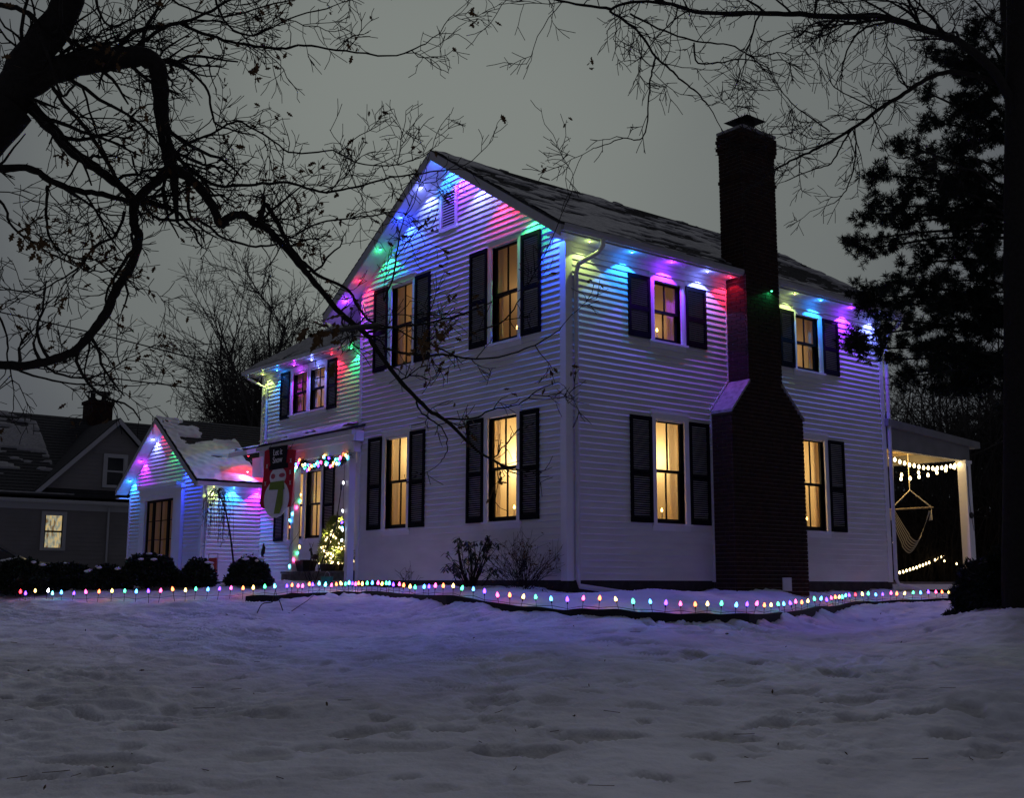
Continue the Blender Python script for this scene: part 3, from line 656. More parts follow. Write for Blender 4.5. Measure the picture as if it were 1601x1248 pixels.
while z < 8.10:
    lo, hi = (cx0, cx1) if z+BH < 2.88 else ((sx0, sx1) if z > 3.44 else (cx0+(z+BH-2.90)/.54*.48, cx1-(z+BH-2.90)/.54*.56))
    pr = 0.010 + (0.035 if z > 7.80 else 0.02 if 7.68 < z <= 7.80 else 0.0) + (0.018 if 7.10 < z < 7.22 else 0)
    if hi-lo > .2:
        a = lo-pr; first = row % 2
        while a < hi+pr-.03:
            L_ = BL if not (first and a < lo) else BW
            b = min(a+L_, hi+pr)
            if hi+pr-b < .05: b = hi+pr
            jj = rb.uniform(-.0025, .0025)
            bricks.append((a, b, cd0-pr+jj, cd0+.02, z, 'f')); a = b+JT
        if (z+BH < 2.88 or z > 3.44):
            yb = 0.0 if z < 5.3 else .06+pr
            a = cd0+.02+JT+(0 if row % 2 else -.10*0); L0 = BW if row % 2 else BL-.02
            while a < yb-.02:
                b = min(a+L0, yb); L0 = BL
                bricks.append((lo-pr+rb.uniform(-.002, .002), lo+.02, a, b, z, 's'))
                if z > 5.4: bricks.append((hi-.02, hi+pr, a, b, z, 's'))
                a = b+JT
    z += BH+JT; row += 1
def bscore(b):
    c = Vector(((b[0]+b[1])/2, (b[2]+b[3])/2, b[4])); d = (c-CV).length
    w = (b[1]-b[0]) if b[5] == 'f' else (b[3]-b[2])
    return w*BH*(abs((c-CV).normalized().y) if b[5] == 'f' else abs((c-CV).normalized().x))/d/d
bricks.sort(key=bscore, reverse=True)
proto = {}
rest = MB()
for i, b in enumerate(bricks):
    if i < 300:
        key = (round(b[1]-b[0], 2), round(b[3]-b[2], 2), b[5])
        if key not in proto:
            q = MB(); q.box(-(b[1]-b[0])/2, (b[1]-b[0])/2, -(b[3]-b[2])/2, (b[3]-b[2])/2, 0, BH); proto[key] = q.build('brick', M['brick'], chim, local=True); o_ = proto[key]
        else: o_ = link_child(proto[key], chim)
        c = Vector(((b[0]+b[1])/2, (b[2]+b[3])/2, b[4]))-origin(chim); o_.location = c
    else: rest.box(b[0], b[1], b[2], b[3], b[4], b[4]+BH)
ro = rest.build('brickwork', M['brick'], chim); ro['kind'] = 'stuff'
q = MB(); q.box(4.56, 4.80, cd0-.03, cd0-.012, -.17, .06); q.build('cleanout_door', M['gutter'], chim)
q = MB(); q.box(3.325, 3.36, -.03, .03, -.02, 2.93); q.box(3.81, 3.838, -.03, .03, 3.5, 5.35); q.hexa([(3.30, -.035, 2.93), (3.335, -.035, 2.93), (3.335, .0, 2.93), (3.30, .0, 2.93), (3.815, -.035, 3.52), (3.85, -.035, 3.52), (3.85, .0, 3.52), (3.815, .0, 3.52)])
q.build('chimney_trim', M['trim'], house)

# ---------------- annex (low gabled wing at the left)
AR, AZ, AS = 16.75, 4.36, .67
def az(y): return AZ - AS*abs(y-AR)
ga = lambda z: (max(14.2, AR-(AZ-.12-z)/AS), min(19.15, AR+(AZ-.12-z)/AS))
DOOR = (15.98, 17.92, -0.05, 2.17)
wall_courses('annex_front_wall', PA, 14.2, 19.15, -.02, 4.2, [DOOR], [(15.32, 18.36, -1, 2.58), (14.1, 14.31, -1, 2.36), (19.04, 19.3, -1, 2.36)], ga)
wall_courses('annex_side_wall', PB, 0.4, 2.1, -.02, 2.36, [], [(0.3, 0.51, -1, 2.4)])
q = MB(); q.box(.5, 8.5, 19.05, 19.15, 0, 2.4); q.box(2.0, 8.5, 14.34, 14.44, 0, 2.6); q.build('back_wall', M['siding'], house)
cboard([(PA, 14.17, 14.31, -.02, 2.34, .033), (PB, .4, .51, -.02, 2.34, .03)]); cboard([(PA, 19.04, 19.15, -.02, 2.34, .033)])
q = MB()
q.box(15.72, 15.98, 0, .05, -.05, 2.17, PA); q.box(17.92, 18.28, 0, .05, -.05, 2.17, PA); q.box(15.72, 18.28, 0, .055, 2.17, 2.27, PA)
q.box(15.70, 18.32, 0, .07, 2.27, 2.50, PA); q.box(15.64, 18.37, 0, .12, 2.50, 2.58, PA)
q.box(15.34, 15.68, 0, .10, -.05, 2.50, PA); q.box(15.31, 15.71, 0, .12, 2.40, 2.46, PA)
surr = q.build('door_surround', M['trim'], house)
q = MB(); fr = .055; D0, D1, Z0, Z1 = DOOR
mull = [D0, D0+.46, D1-.46, D1]
for a in mull: q.box(a-(.0 if a == D0 else .06 if a != D1 else fr), a+(.0 if a == D1 else .06 if a != D0 else fr), -.07, -.02, Z0, Z1, PA)
q.box(D0, D1, -.07, -.02, Z1-.06, Z1, PA); q.box(D0, D1, -.07, -.02, Z0, Z0+.12, PA)
door = q.build('french_door', M['sash'], house)
q = MB(); mids = ((mull[0]+fr, mull[1]-.06), (mull[1]+.06, mull[2]-.06), (mull[2]+.06, mull[3]-fr))
for k, (a, b) in enumerate(mids):
    for r_ in range(1, 4):
        z_ = Z0+.12+(Z1-Z0-.18)*r_/4; q.box(a, b, -.055, -.035, z_-.010, z_+.010, PA)
    if k == 1: q.box((a+b)/2-.018, (a+b)/2+.018, -.060, -.030, Z0+.12, Z1-.06, PA)
q.build('muntin', M['sash'], door)
for k, (a, b) in enumerate(mids):
    cols = [(a, (a+b)/2-.018), ((a+b)/2+.018, b)] if k == 1 else [(a, b)]
    for c0, c1 in cols:
        for r_ in range(4):
            h0 = Z0+.12+(Z1-Z0-.18)*r_/4+.010; h1 = Z0+.12+(Z1-Z0-.18)*(r_+1)/4-.010
            p = MB(); p.quad(PA(c0, -.045, h0), PA(c1, -.045, h0), PA(c1, -.045, h1), PA(c0, -.045, h1)); p.build('pane', M['pane'], door)
rm = MB(); rm.mi = 1; rm.quad(PA(D0-.4, -2.2, -.1), PA(D1+.4, -2.2, -.1), PA(D1+.4, -2.2, 2.35), PA(D0-.4, -2.2, 2.35)); rm.mi = 0
for a in (D0-.4, D1+.4): rm.quad(PA(a, -.1, -.1), PA(a, -2.2, -.1), PA(a, -2.2, 2.35), PA(a, -.1, 2.35))
for z in (-.1, 2.35): rm.quad(PA(D0-.4, -.1, z), PA(D1+.4, -.1, z), PA(D1+.4, -2.2, z), PA(D0-.4, -2.2, z))
rm.build('room', [M['wallint'], glow_mat(.13)], door)
for a, b in ((D0+.02, D0+.35), (D0+.55, D0+.75), (D1-.75, D1-.5), (D1-.38, D1-.03)):
    c_ = MB(); prev = None
    for i in range(15):
        t_ = i/14; A_ = a+(b-a)*t_; nn = -.22+.03*sin(t_*22); cl = [PA(A_, nn, -.05), PA(A_, nn, 2.2)]
        if prev: c_.quad(prev[0], cl[0], cl[1], prev[1])
        prev = cl
    c_.build('curtain', M['curtain'], door, smooth=True)
XA0, XA1 = .08, 8.8; YA0, YA1 = 13.92, 19.43
q = MB(); slab(q, [(XA0, YA0, az(YA0)), (2.0, YA0, az(YA0)), (2.0, AR, AZ), (XA0, AR, AZ)], .10); slab(q, [(2.0, 14.35, az(14.35)), (XA1, 14.35, az(14.35)), (XA1, AR, AZ), (2.0, AR, AZ)], .10)
slab(q, [(XA0, AR, AZ), (XA1, AR, AZ), (XA1, YA1, az(YA1)), (XA0, YA1, az(YA1))], .10)
aro = q.build('roof', M['fascia'], house); aro['label'] = 'steep low roof at the left under thick snow'
pl1 = roof_plane(aro, (XA0-.02, YA0-.03, az(YA0)), (2.0, YA0-.03, az(YA0)), (XA0-.02, AR, AZ), (2.0, AR, AZ))
pl2 = roof_plane(aro, (2.0, 14.35, az(14.35)), (XA1, 14.35, az(14.35)), (2.0, AR, AZ), (XA1, AR, AZ))
roof_plane(aro, (XA0-.02, YA1+.03, az(YA1)), (XA1, YA1+.03, az(YA1)), (XA0-.02, AR, AZ), (XA1, AR, AZ))
def mk1(U_, V_, u, v):
    n_ = waves(U_, V_, .8, 24, 31, .6)*.22 + waves(U_, V_, 2.6, 24, 32, .5)*.10
    m_ = 1.10 - v*1.22 - u*.22 + n_*1.15
    m_ = np.where(u < .16, np.maximum(m_, .4-np.clip(v-.93, 0, 1)*9), m_)
    hole = np.exp(-(((U_-1.05)/.20)**2 + ((V_-1.35)/.07)**2)); m_ = m_ - 1.4*hole
    diag = np.exp(-(((U_-(1.92-.0*V_)) / .07)**2))*(V_ > .25); return m_ - diag*1.2*(V_ < 1.5)
snow_sheet(aro, pl1, mk1, .034, .035, M['roofsnow'], 'roof_snow', 5, .008)
snow_sheet(aro, pl2, lambda U_, V_, u, v: .9 - np.abs(V_-(.45+.33*U_))*3.6 + waves(U_, V_, 1.6, 20, 33)*.25 - (U_ > 2.3)*3, .055, .04, M['roofsnow'], 'roof_snow', 6, .008)
tb = MB()
for y0, y1 in ((YA0, AR), (AR, YA1)):
    za, zb = az(y0), az(y1); tb.hexa([(XA0-.025, y0, za-.16), (XA0-.025, y1, zb-.16), (XA0, y1, zb-.16), (XA0, y0, za-.16), (XA0-.025, y0, za-.01), (XA0-.025, y1, zb-.01), (XA0, y1, zb-.01), (XA0, y0, za-.01)])
tb.build('bargeboard', M['fascia'], aro)
q = MB()
for y0, y1 in ((14.0, AR), (AR, YA1)):
    za, zb = az(y0)-.12, az(y1)-.12; q.hexa([(XA0, y0, za-.02), (XA0, y1, zb-.02), (.4, y1, zb-.02), (.4, y0, za-.02), (XA0, y0, za+.01), (XA0, y1, zb+.01), (.4, y1, zb+.01), (.4, y0, za+.01)])
q.box(XA0, 2.0, YA0, 14.2, 2.36, 2.38); q.box(XA0, .4, 19.15, YA1, 2.30, 2.32); q.build('soffit', M['soffit'], aro)
q = MB(); q.box(XA0-.02, 2.0, YA0-.12, YA0-.0, 2.35, 2.45); q.build('gutter', M['gutter'], aro)
downspout([(.30, 13.86, 2.38), (.30, 13.9, 2.30), (.46, 14.12, 2.12), (.47, 14.13, -.1)], .035)
q = MB(); q.lathe((3.2, AR-.55, az(AR-.55)), [(.07, -.1), (.07, .28), (.10, .30), (.10, .36)], 10); q.build('vent_pipe', M['black'], aro)
place_boards()
# little hood roof in the corner of the wing and the annex
hd = MB(); hd.hexa([(1.05, 13.2, 3.12), (2.0, 13.2, 3.36), (2.0, 14.25, 3.36), (1.05, 14.25, 3.12), (1.05, 13.2, 3.24), (2.0, 13.2, 3.48), (2.0, 14.25, 3.48), (1.05, 14.25, 3.24)])
hd.box(1.5, 2.0, 13.3, 13.78, 2.62, 3.10); hro = hd.build('hood_roof', M['trim'], house)
snow_sheet(hro, (Vector((1.05, 13.2, 3.24)), Vector((1.05, 14.25, 3.24)), Vector((2.0, 13.2, 3.48)), Vector((2.0, 14.25, 3.48)), Vector((-.24, 0, .97))), lambda U_, V_, u, v: .5+waves(U_, V_, 1.5, 20, 41)*.3, .04, .05)

# ---------------- front porch
PE = 9.9
q = MB(); q.box(.02, 2.0, 6.13, 9.2, -.0, .14); pdk = q.build('porch_floor', M['deck'], house)
k = 6.14
while k < 9.1:
    b_ = MB(); b_.box(-.05, 1.99, k, k+.135, .145, .185); b_.build('deck_board', M['deck'], pdk); k += .142
q = MB(); q.box(.03, .06, 6.13, 9.2, -.6, 0.0); q.build('porch_skirt', M['trim'], pdk)
pz0, pz1 = 2.90, 3.50
q = MB(); q.hexa([(-.25, 5.92, pz0-.03), (2.0, 6.14, pz1-.10), (2.0, PE, pz1-.10), (-.25, PE, pz0-.03), (-.25, 5.92, pz0+.02), (2.0, 6.14, pz1), (2.0, PE, pz1), (-.25, PE, pz0+.02)])
q.box(-.22, 1.95, 6.14, PE-.05, 2.68, 2.71)
pro = q.build('porch_roof', M['soffit'], house)
q = MB(); q.box(-.25, -.21, 5.92, PE, 2.69, 2.86); q.box(-.20, -.06, 5.98, PE-.1, 2.48, 2.68); q.box(-.20, 1.95, PE-.04, PE, 2.69, 2.9); q.box(-.2, -.002, 5.92, 5.96, 2.69, 2.90); q.build('fascia', M['trim'], pro)
q = MB(); q.box(-.34, -.25, 5.85, PE, 2.80, 2.88); q.build('gutter', M['gutter'], pro)
plp = roof_plane(pro, (-.28, 6.14, pz0+.03), (-.28, PE, pz0+.03), (2.0, 6.14, pz1+.01), (2.0, PE, pz1+.01))
q = MB(); q.hexa([(-.28, 5.88, pz0+.02), (-.0, 5.88, pz0+.10), (-.0, 6.13, pz0+.10), (-.28, 6.13, pz0+.02), (-.28, 5.88, pz0+.05), (0, 5.88, pz0+.13), (0, 6.13, pz0+.13), (-.28, 6.13, pz0+.05)]); q.build('roof_return', M['shingle'], pro)
snow_sheet(pro, plp, lambda U_, V_, u, v: 1.0 + waves(U_, V_, .9, 20, 51)*.2 - 3.0*np.clip(v-.78, 0, 1)*4*np.clip(1-U_/3.2, 0, 1) - (v < .02)*.9, .075, .05, M['roofsnow'], 'roof_snow', 8, .012)
for y_ in (8.42,):
    q = MB(); q.box(-.19, -.05, y_-.07, y_+.07, .18, 2.48); q.box(-.22, -.02, y_-.10, y_+.10, .18, .34); q.box(-.22, -.02, y_-.10, y_+.10, 2.36, 2.48); q.build('porch_column', M['trim'], house)
q = MB(); q.box(-.20, -.06, 6.135, 6.24, -.1, 2.48); q.build('porch_column', M['trim'], house)

# ---------------- covered back porch at the right
BPX = 12.15
q = MB(); q.hexa([(8.62, -.12, 3.12), (BPX, -.12, 2.92), (BPX, 5.2, 2.92), (8.62, 5.2, 3.12), (8.62, -.12, 3.27), (BPX, -.12, 3.06), (BPX, 5.2, 3.06), (8.62, 5.2, 3.27)])
bpr = q.build('back_porch_roof', M['gutter2'], house)
q = MB(); q.hexa([(8.66, -.02, 2.66), (11.85, -.02, 2.62), (11.85, .10, 2.62), (8.66, .10, 2.66), (8.66, -.02, 3.11), (11.85, -.02, 2.93), (11.85, .10, 2.93), (8.66, .10, 3.11)])
q.box(11.72, 11.87, .10, 5.1, 2.66, 2.90); q.box(8.66, 11.7, 4.95, 5.1, 2.66, 2.95)
q.build('beam', M['gutter2'], bpr)
for x_ in np.arange(9.2, 11.6, .6):
    r_ = MB(); r_.box(x_, x_+.05, .11, 4.94, 2.86, 2.95); r_.build('rafter', M['wood'], bpr)
q = MB(); q.box(8.64, 11.72, .11, 4.94, 2.955, 2.97); q.build('porch_ceiling', mat('porch_ceiling', (.42, .36, .26), .8), bpr)
for y_ in (.04, 5.02):
    q = MB(); q.box(11.60, 11.80, y_-.10, y_+.10, .0, 2.63); q.box(11.56, 11.84, y_-.13, y_+.13, .0, .14); q.box(11.57, 11.83, y_-.12, y_+.12, 2.56, 2.63); q.build('porch_post', M['trim'], house)
q = MB(); q.box(8.66, 11.9, .02, 5.1, -.14, -.03); bdk = q.build('back_deck', M['deck'], house)
k = 8.66
while k < 11.85:
    b_ = MB(); b_.box(k, k+.13, -.01, 5.12, -.029, .0); b_.build('deck_board', M['deck'], bdk); k += .137
q = MB(); q.box(8.66, 11.9, -.02, .0, -.16, -.045); q.build('deck_rim', M['trim'], bdk)

# ------------------------------------------------------------------ candles in the windows
sides = ['high left gable window', 'low right gable window']
CL = ['low left window of the gable', 'low right window of the gable', 'high left window of the gable', 'high right window of the gable', 'low side window left of the chimney', 'low side window right of the chimney',
      'high side window left of the chimney', 'left upper window of the wing', 'right upper window of the wing', 'left porch window', 'right porch window behind the porch column']
for (c, _), lb in zip(CANDLES, CL):
    ld = bpy.data.lights.new('lamp', 'POINT'); ld.energy = 1.1; ld.color = (1.0, .46, .12); ld.shadow_soft_size = .02
    t_ = thing('window_candle', 'lit electric candle standing in the ' + lb, 'candle', c, 'electric candles in the windows')
    q = MB(); q.lathe((0, 0, 0), [(.035, 0), (.035, .01), (.012, .018), (.012, .03)], 10); q.build('base', M['brass'], t_, local=True)
    q = MB(); q.lathe((0, 0, .03), [(.010, 0), (.010, .13)], 8); q.build('candle_stick', M['candle'], t_, local=True)
    q = MB(); q.lathe((0, 0, .16), [(.005, 0), (.018, .014), (.021, .034), (.012, .056), (.003, .075)], 10); q.build('flame', FLAME, t_, smooth=True, local=True)
    lo = bpy.data.objects.new('lamp', ld); COL.objects.link(lo); lo.parent = t_; lo.location = (0, 0, .27)

# ------------------------------------------------------------------ permanent eave LEDs
def eave_light(p, hue, where, dirv=(0, 0, -1), power=11, cone=106, face=None):
    o_ = MB(); o_.lathe((0, 0, 0), [(.030, -.012), (.030, .0)], 10); e_ = o_.build('eave_light', M['trim']); e_.location = p
    tag(e_, f'small {hue} LED light {where}', 'light', 'LED lights under the eaves')
    lz = MB(); lz.lathe((0, 0, -.018), [(.008, -.006), (.014, 0), (.014, .006)], 8); l_ = lz.build('lens', LENS[hue], e_, local=True)
    ld = bpy.data.lights.new('lamp', 'SPOT'); ld.energy = power*PW_[hue]; ld.color = LC[hue]; ld.spot_size = radians(cone); ld.spot_blend = .12; ld.shadow_soft_size = .012
    lo = bpy.data.objects.new('lamp', ld); COL.objects.link(lo); lo.parent = e_; lo.location = (0, 0, -.03)
    lo.rotation_euler = Vector(dirv).to_track_quat('-Z', 'Y').to_euler()
    pd_ = bpy.data.lights.new('soffit_fill', 'POINT'); pd_.energy = power*PW_[hue]*.035; pd_.color = LC[hue]; pd_.shadow_soft_size = .02  # added fill beside the spot, tints the soffit in the LED's colour
    po_ = bpy.data.objects.new('soffit_fill', pd_); COL.objects.link(po_); po_.parent = e_; po_.location = (0, 0, -.07)
    return e_
PW_ = dict(red=.95, orange=1.5, yellow=.70, green=1.0, blue=5.6, violet=4.0, pink=1.9, white=2.3, cyan=2.3, warm=2)
LC = dict(red=(1, .02, .07), orange=(1, .25, .05), yellow=(.62, .85, .22), green=(.03, 1, .28), blue=(.015, .05, 1), violet=(.24, .02, 1), pink=(.46, .02, .95), white=(.17, .22, 1), cyan=(.015, .24, 1), warm=(1, .7, .3))
S_ = ZS
LN = .24
for x_, h, wh in ((.30, 'yellow', 'on the side eave by the house corner'), (1.25, 'cyan', 'on the side eave above the left shutter'), (2.2, 'violet', 'on the side eave above the short window left of the chimney'),
                  (3.1, 'white', 'on the side eave right of the short window'), (3.72, 'red', 'on the side eave against the chimney'),
                  (5.55, 'yellow', 'on the side eave just right of the chimney'), (6.35, 'cyan', 'on the side eave above the window right of the chimney'), (7.35, 'violet', 'on the side eave right of the far shutter'), (8.26, 'white', 'on the side eave at the far corner')):
    eave_light((x_, -LN, S_), h, wh, (0, .14, -1), 24)
o_ = eave_light((4.47, cd0-.07, 5.17), 'green', 'on the front of the brick chimney at eave height', (0, .3, -1), 3.5, 150); o_.children[0].scale = (2.4, 2.4, 2.4)
def rs(y): return zroof(y)-.155
for y_, h, wh in ((.12, 'blue', 'under the right gable rake at the house corner'), (.75, 'green', 'low under the right gable rake beside the tall shutter'), (1.55, 'red', 'under the right gable rake above the high right window'), (2.2, 'white', 'halfway up the right gable rake'),
                  (2.75, 'violet', 'under the right gable rake right of the vent'), (3.12, 'cyan', 'under the peak of the gable'), (3.75, 'white', 'under the left gable rake left of the vent'),
                  (4.40, 'blue', 'halfway down the left gable rake'), (5.12, 'green', 'under the left gable rake above the high left window'), (5.85, 'red', 'low under the left gable rake beside the dark shutter'), (6.35, 'violet', 'at the low end of the left gable rake')):
    eave_light((-LN, y_, rs(y_)), h, wh, (.14, 0, -1), 22)
for y_, h, wh in ((13.95, 'yellow', 'on the wing eave by its downspout'), (13.15, 'cyan', 'on the wing eave above the left shutter'), (12.25, 'pink', 'on the wing eave above the left upper window'), (11.35, 'white', 'on the wing eave above the right upper window'),
                  (10.40, 'red', 'on the wing eave above the right shutter'), (9.50, 'green', 'on the wing eave next to the main gable')):
    eave_light((1.78, y_, 5.365), h, wh, (.14, 0, -1), 26)
def as_(y): return az(y)-.145
for y_, h, wh in ((16.72, 'red', 'under the peak of the low left gable'), (17.30, 'white', 'high under the left rake of the low gable'), (18.10, 'pink', 'halfway down the left rake of the low gable'), (18.85, 'cyan', 'at the foot of the left rake of the low gable'),
                  (15.95, 'green', 'high under the right rake of the low gable'), (15.0, 'blue', 'low under the right rake of the low gable')):
    eave_light((.25, y_, as_(y_)), h, wh, (.25, 0, -1), 22)
eave_light((.60, 14.05, 2.355), 'yellow', 'on the low eave by the front corner of the annex', (0, .1, -1), 20); eave_light((1.15, 14.05, 2.355), 'cyan', 'on the low eave above the little weeping tree', (0, .1, -1), 26)
eave_light((1.85, 14.05, 2.355), 'pink', 'on the low eave beside the snowman banner', (0, .1, -1), 26)
eave_light((1.50, 14.02, 3.20), 'red', 'under the little hood roof behind the banner', (.35, -.1, -1), 20, 160)
eave_light((1.46, 13.95, 2.78), 'white', 'low beside the hood roof left of the banner', (-.3, .1, -1), 9, 150)

# ------------------------------------------------------------------ stake lights along the border
protoS = MB(); protoS.lathe((0, 0, -.20), [(.004, 0), (.004, .16)], 6); protoS.lathe((0, 0, -.05), [(.010, 0), (.013, .03), (.013, .035)], 8)
pb = MB(); pb.lathe((0, 0, -.018), [(.012, 0), (.021, .012), (.024, .026), (.020, .044), (.012, .062), (.003, .076)], 10)
stake0 = None; bulbs = {}
def sect(x):
    return ('in front of the dark hedge' if x < 270 else 'below the weeping tree and round bush' if x < 430 else 'in front of the porch' if x < 556 else 'along the left half of the gable wall' if x < 690 else
            'in front of the leafy shrub and the corner' if x < 890 else 'in front of the side wall left of the chimney' if x < 1115 else 'in front of the brick chimney' if x < 1270 else
            'on the far stretch right of the chimney' if x < 1400 else 'in front of the back porch')
from collections import defaultdict
_sec = defaultdict(list)
for i, ((p, h), (px, py, _)) in enumerate(zip(LPOS, LIT)): _sec[(h, sect(px))].append(i)
def side(i, k):
    L = _sec[k]
    return '' if len(L) == 1 else ['left ', 'right '][L.index(i)] if len(L) == 2 else ['left ', 'middle ', 'right '][L.index(i)] if len(L) == 3 else ['leftmost ', 'inner left ', 'inner right ', 'rightmost '][L.index(i) % 4]
for i_, ((p, h), (px, py, _)) in enumerate(zip(LPOS, LIT)):
    t_ = thing('stake_light', f'{side(i_, (h, sect(px)))}{h} bulb on black stake {sect(px)}', 'stake light', (p.x, p.y, p.z), 'coloured stake lights along the snow border')
    t_.rotation_euler = (random.gauss(0, .13), random.gauss(0, .13), random.uniform(0, 6)); t_.location.z += random.uniform(-.015, .012); s_ = random.uniform(.82, .98); t_.scale = (s_, s_, s_)
    if stake0 is None: stake0 = protoS.build('stake', M['black'], t_, local=True)
    else: link_child(stake0, t_)
    if h not in bulbs: bulbs[h] = pb.build('bulb', BULB[h], t_, smooth=True, local=True)
    else: link_child(bulbs[h], t_)
# cable joining the stakes, and the black edging
q = MB(); q.tube([(p.x, p.y, p.z-.085-.02*(i % 2)) for i, (p, h) in enumerate(LPOS)], .0035, 4); tag(q.build('light_cable', M['wire']), 'thin black cable strung between the stake lights', 'cable')
ep = []
for px in np.arange(385, 1545, 9):
    p = at(px, np.interp(px, [a[0] for a in LIT], [a[1] for a in LIT]), pathd(px)-.10); ep.append((p.x, p.y, p.z))
q = MB(); prev = None
for i, (x_, y_, z_) in enumerate(ep):
    a = Vector(ep[max(i-1, 0)]); b = Vector(ep[min(i+1, len(ep)-1)]); d_ = (b-a); d_.z = 0; d_.normalize(); n_ = Vector((-d_.y, d_.x, 0)) * .022
    zt = z_-STK+.03 + .008*sin(i*.9); c_ = Vector((x_, y_, 0))
    col_ = [c_-n_+Vector((0, 0, zt-.35)), c_+n_+Vector((0, 0, zt-.35)), c_+n_+Vector((0, 0, zt)), c_-n_+Vector((0, 0, zt))]
    if prev: q.prism(prev, col_)
    prev = col_
tag(q.build('lawn_edging', M['edging']), 'low black edging strip between the planting bed and the lawn', 'edging')

# ------------------------------------------------------------------ things on and around the porch
# garland along the porch beam with bulbs
def leaf_tufts(q, c, r, n, L, w, rng):
    for _ in range(n):
        d = Vector((rng.gauss(0, 1), rng.gauss(0, 1), rng.gauss(0, 1))).normalized(); s = d.orthogonal().normalized()*w
        c0 = Vector(c) + d*r*rng.random(); q.quad(c0-s, c0+s, c0+d*L)
rr = random.Random(11)
gar = thing('garland', 'dark evergreen garland with coloured bulbs swagged along the porch beam', 'garland', (-.16, 8.0, 2.45))
q = MB(); pts = []
for i in range(120):
    t_ = i/119; y_ = 6.15+2.35*t_; z_ = 2.44 - .12*abs(sin(t_*pi*2.5)); pts.append((-.22, y_, z_)); leaf_tufts(q, (-.22, y_, z_+rr.uniform(-.05, .05)), .07, 14, .08, .012, rr)
q.build('greenery', M['garland'], gar)['kind'] = 'stuff'
hs = ['cyan', 'yellow', 'orange', 'pink', 'violet', 'blue', 'green', 'white']
def bulb_copy(hue, parent, loc, sc=1.0, name='bulb'):
    if hue not in bulbs:
        tmp = pb.build('bulb', BULB[hue], parent, smooth=True, local=True); bulbs[hue] = tmp; o_ = tmp
    else: o_ = link_child(bulbs[hue], parent)
    o_.location = Vector(loc)-origin(parent); o_.scale = (sc,)*3; o_.rotation_euler = (rr.uniform(-.5, .5)+pi, rr.uniform(-.5, .5), 0); return o_
for i in range(44):
    y_ = 6.17+2.3*i/43 + rr.uniform(-.03, .03); t_ = (y_-6.15)/2.35
    bulb_copy(hs[i % 8], gar, (-.25+rr.uniform(-.03, .03), y_, 2.42-.12*abs(sin(t_*pi*2.5))+rr.uniform(-.06, .09)), 1.0)
st = thing('string_light', 'coloured bulbs wound around the white porch column', 'string light', (-.12, 8.42, .2))
q = MB(); sp = [(-.12+.10*cos(a_), 8.42+.10*sin(a_), .30+.155*a_/1.2) for a_ in np.arange(0, 15.5, .5)]; q.tube(sp, .004, 4); q.build('cable', M['wire'], st)
for i in range(15):
    a_ = 3.4+i*.82; bulb_copy(hs[(i*3) % 8], st, (-.12+.11*cos(a_), 8.42+.11*sin(a_), .30+.155*(i*1.05)/1.2), 1.0)
st2 = thing('string_light', 'sparse coloured bulbs hanging down the porch corner beside the gable', 'string light', (-.2, 6.3, .3))
q = MB(); q.tube([(-.21, 6.29, 2.45), (-.22, 6.31, 1.6), (-.21, 6.28, .8), (-.2, 6.3, .3)], .004, 4); q.build('cable', M['wire'], st2)
for i, z_ in enumerate((.62, .78, .98, 1.02, 1.12, 1.35, 1.9)): bulb_copy(['yellow', 'white', 'white', 'cyan', 'violet', 'white', 'white'][i], st2, (-.23, 6.30, z_), .8)
# lit christmas tree
ct = thing('christmas_tree', 'small christmas tree covered in warm white lights on the porch', 'christmas tree', (.9, 8.22, .185))
ct.location = (.70, 8.12, .185); bx_, by_ = .70, 8.12
q = MB(); q.lathe((bx_, by_, .185), [(.16, 0), (.19, .16), (.03, .16), (.03, .3)], 12); q.build('stand', M['darkwood'], ct)
q = MB(); tl = []
for i in range(900):
    t_ = rr.random()**.75; R_ = .40*(1-t_)**.75+.05; a_ = rr.uniform(0, 6.28); rad = R_*(.55+.45*rr.random()); c_ = (bx_+rad*cos(a_), by_+rad*sin(a_), .33+t_*.98)
    leaf_tufts(q, c_, .04, 12, .09, .011, rr)
    if i % 6 == 0: tl.append((bx_+rad*1.03*cos(a_), by_+rad*1.03*sin(a_), .33+t_*.98))
q.build('branches', M['fir'], ct)['kind'] = 'stuff'
q = MB(); q.tube([(bx_, by_, 1.28), (bx_+.01, by_, 1.45)], [.012, .004], 5); q.build('leader', M['garland'], ct)
for c_ in tl: bulb_copy('warm', ct, c_, .7)
for z_, a_ in ((.55, 0), (.55, 2.1), (.55, 4.2), (.9, 1), (.9, 3.1), (1.2, 5)):
    ld = bpy.data.lights.new('lamp', 'POINT'); ld.energy = 4.0; ld.color = (1, .84, .38); ld.shadow_soft_size = .02
    lo = bpy.data.objects.new('lamp', ld); COL.objects.link(lo); lo.parent = ct; lo.location = (.42*(1-z_*.55)*cos(a_), .42*(1-z_*.55)*sin(a_), z_-.1)
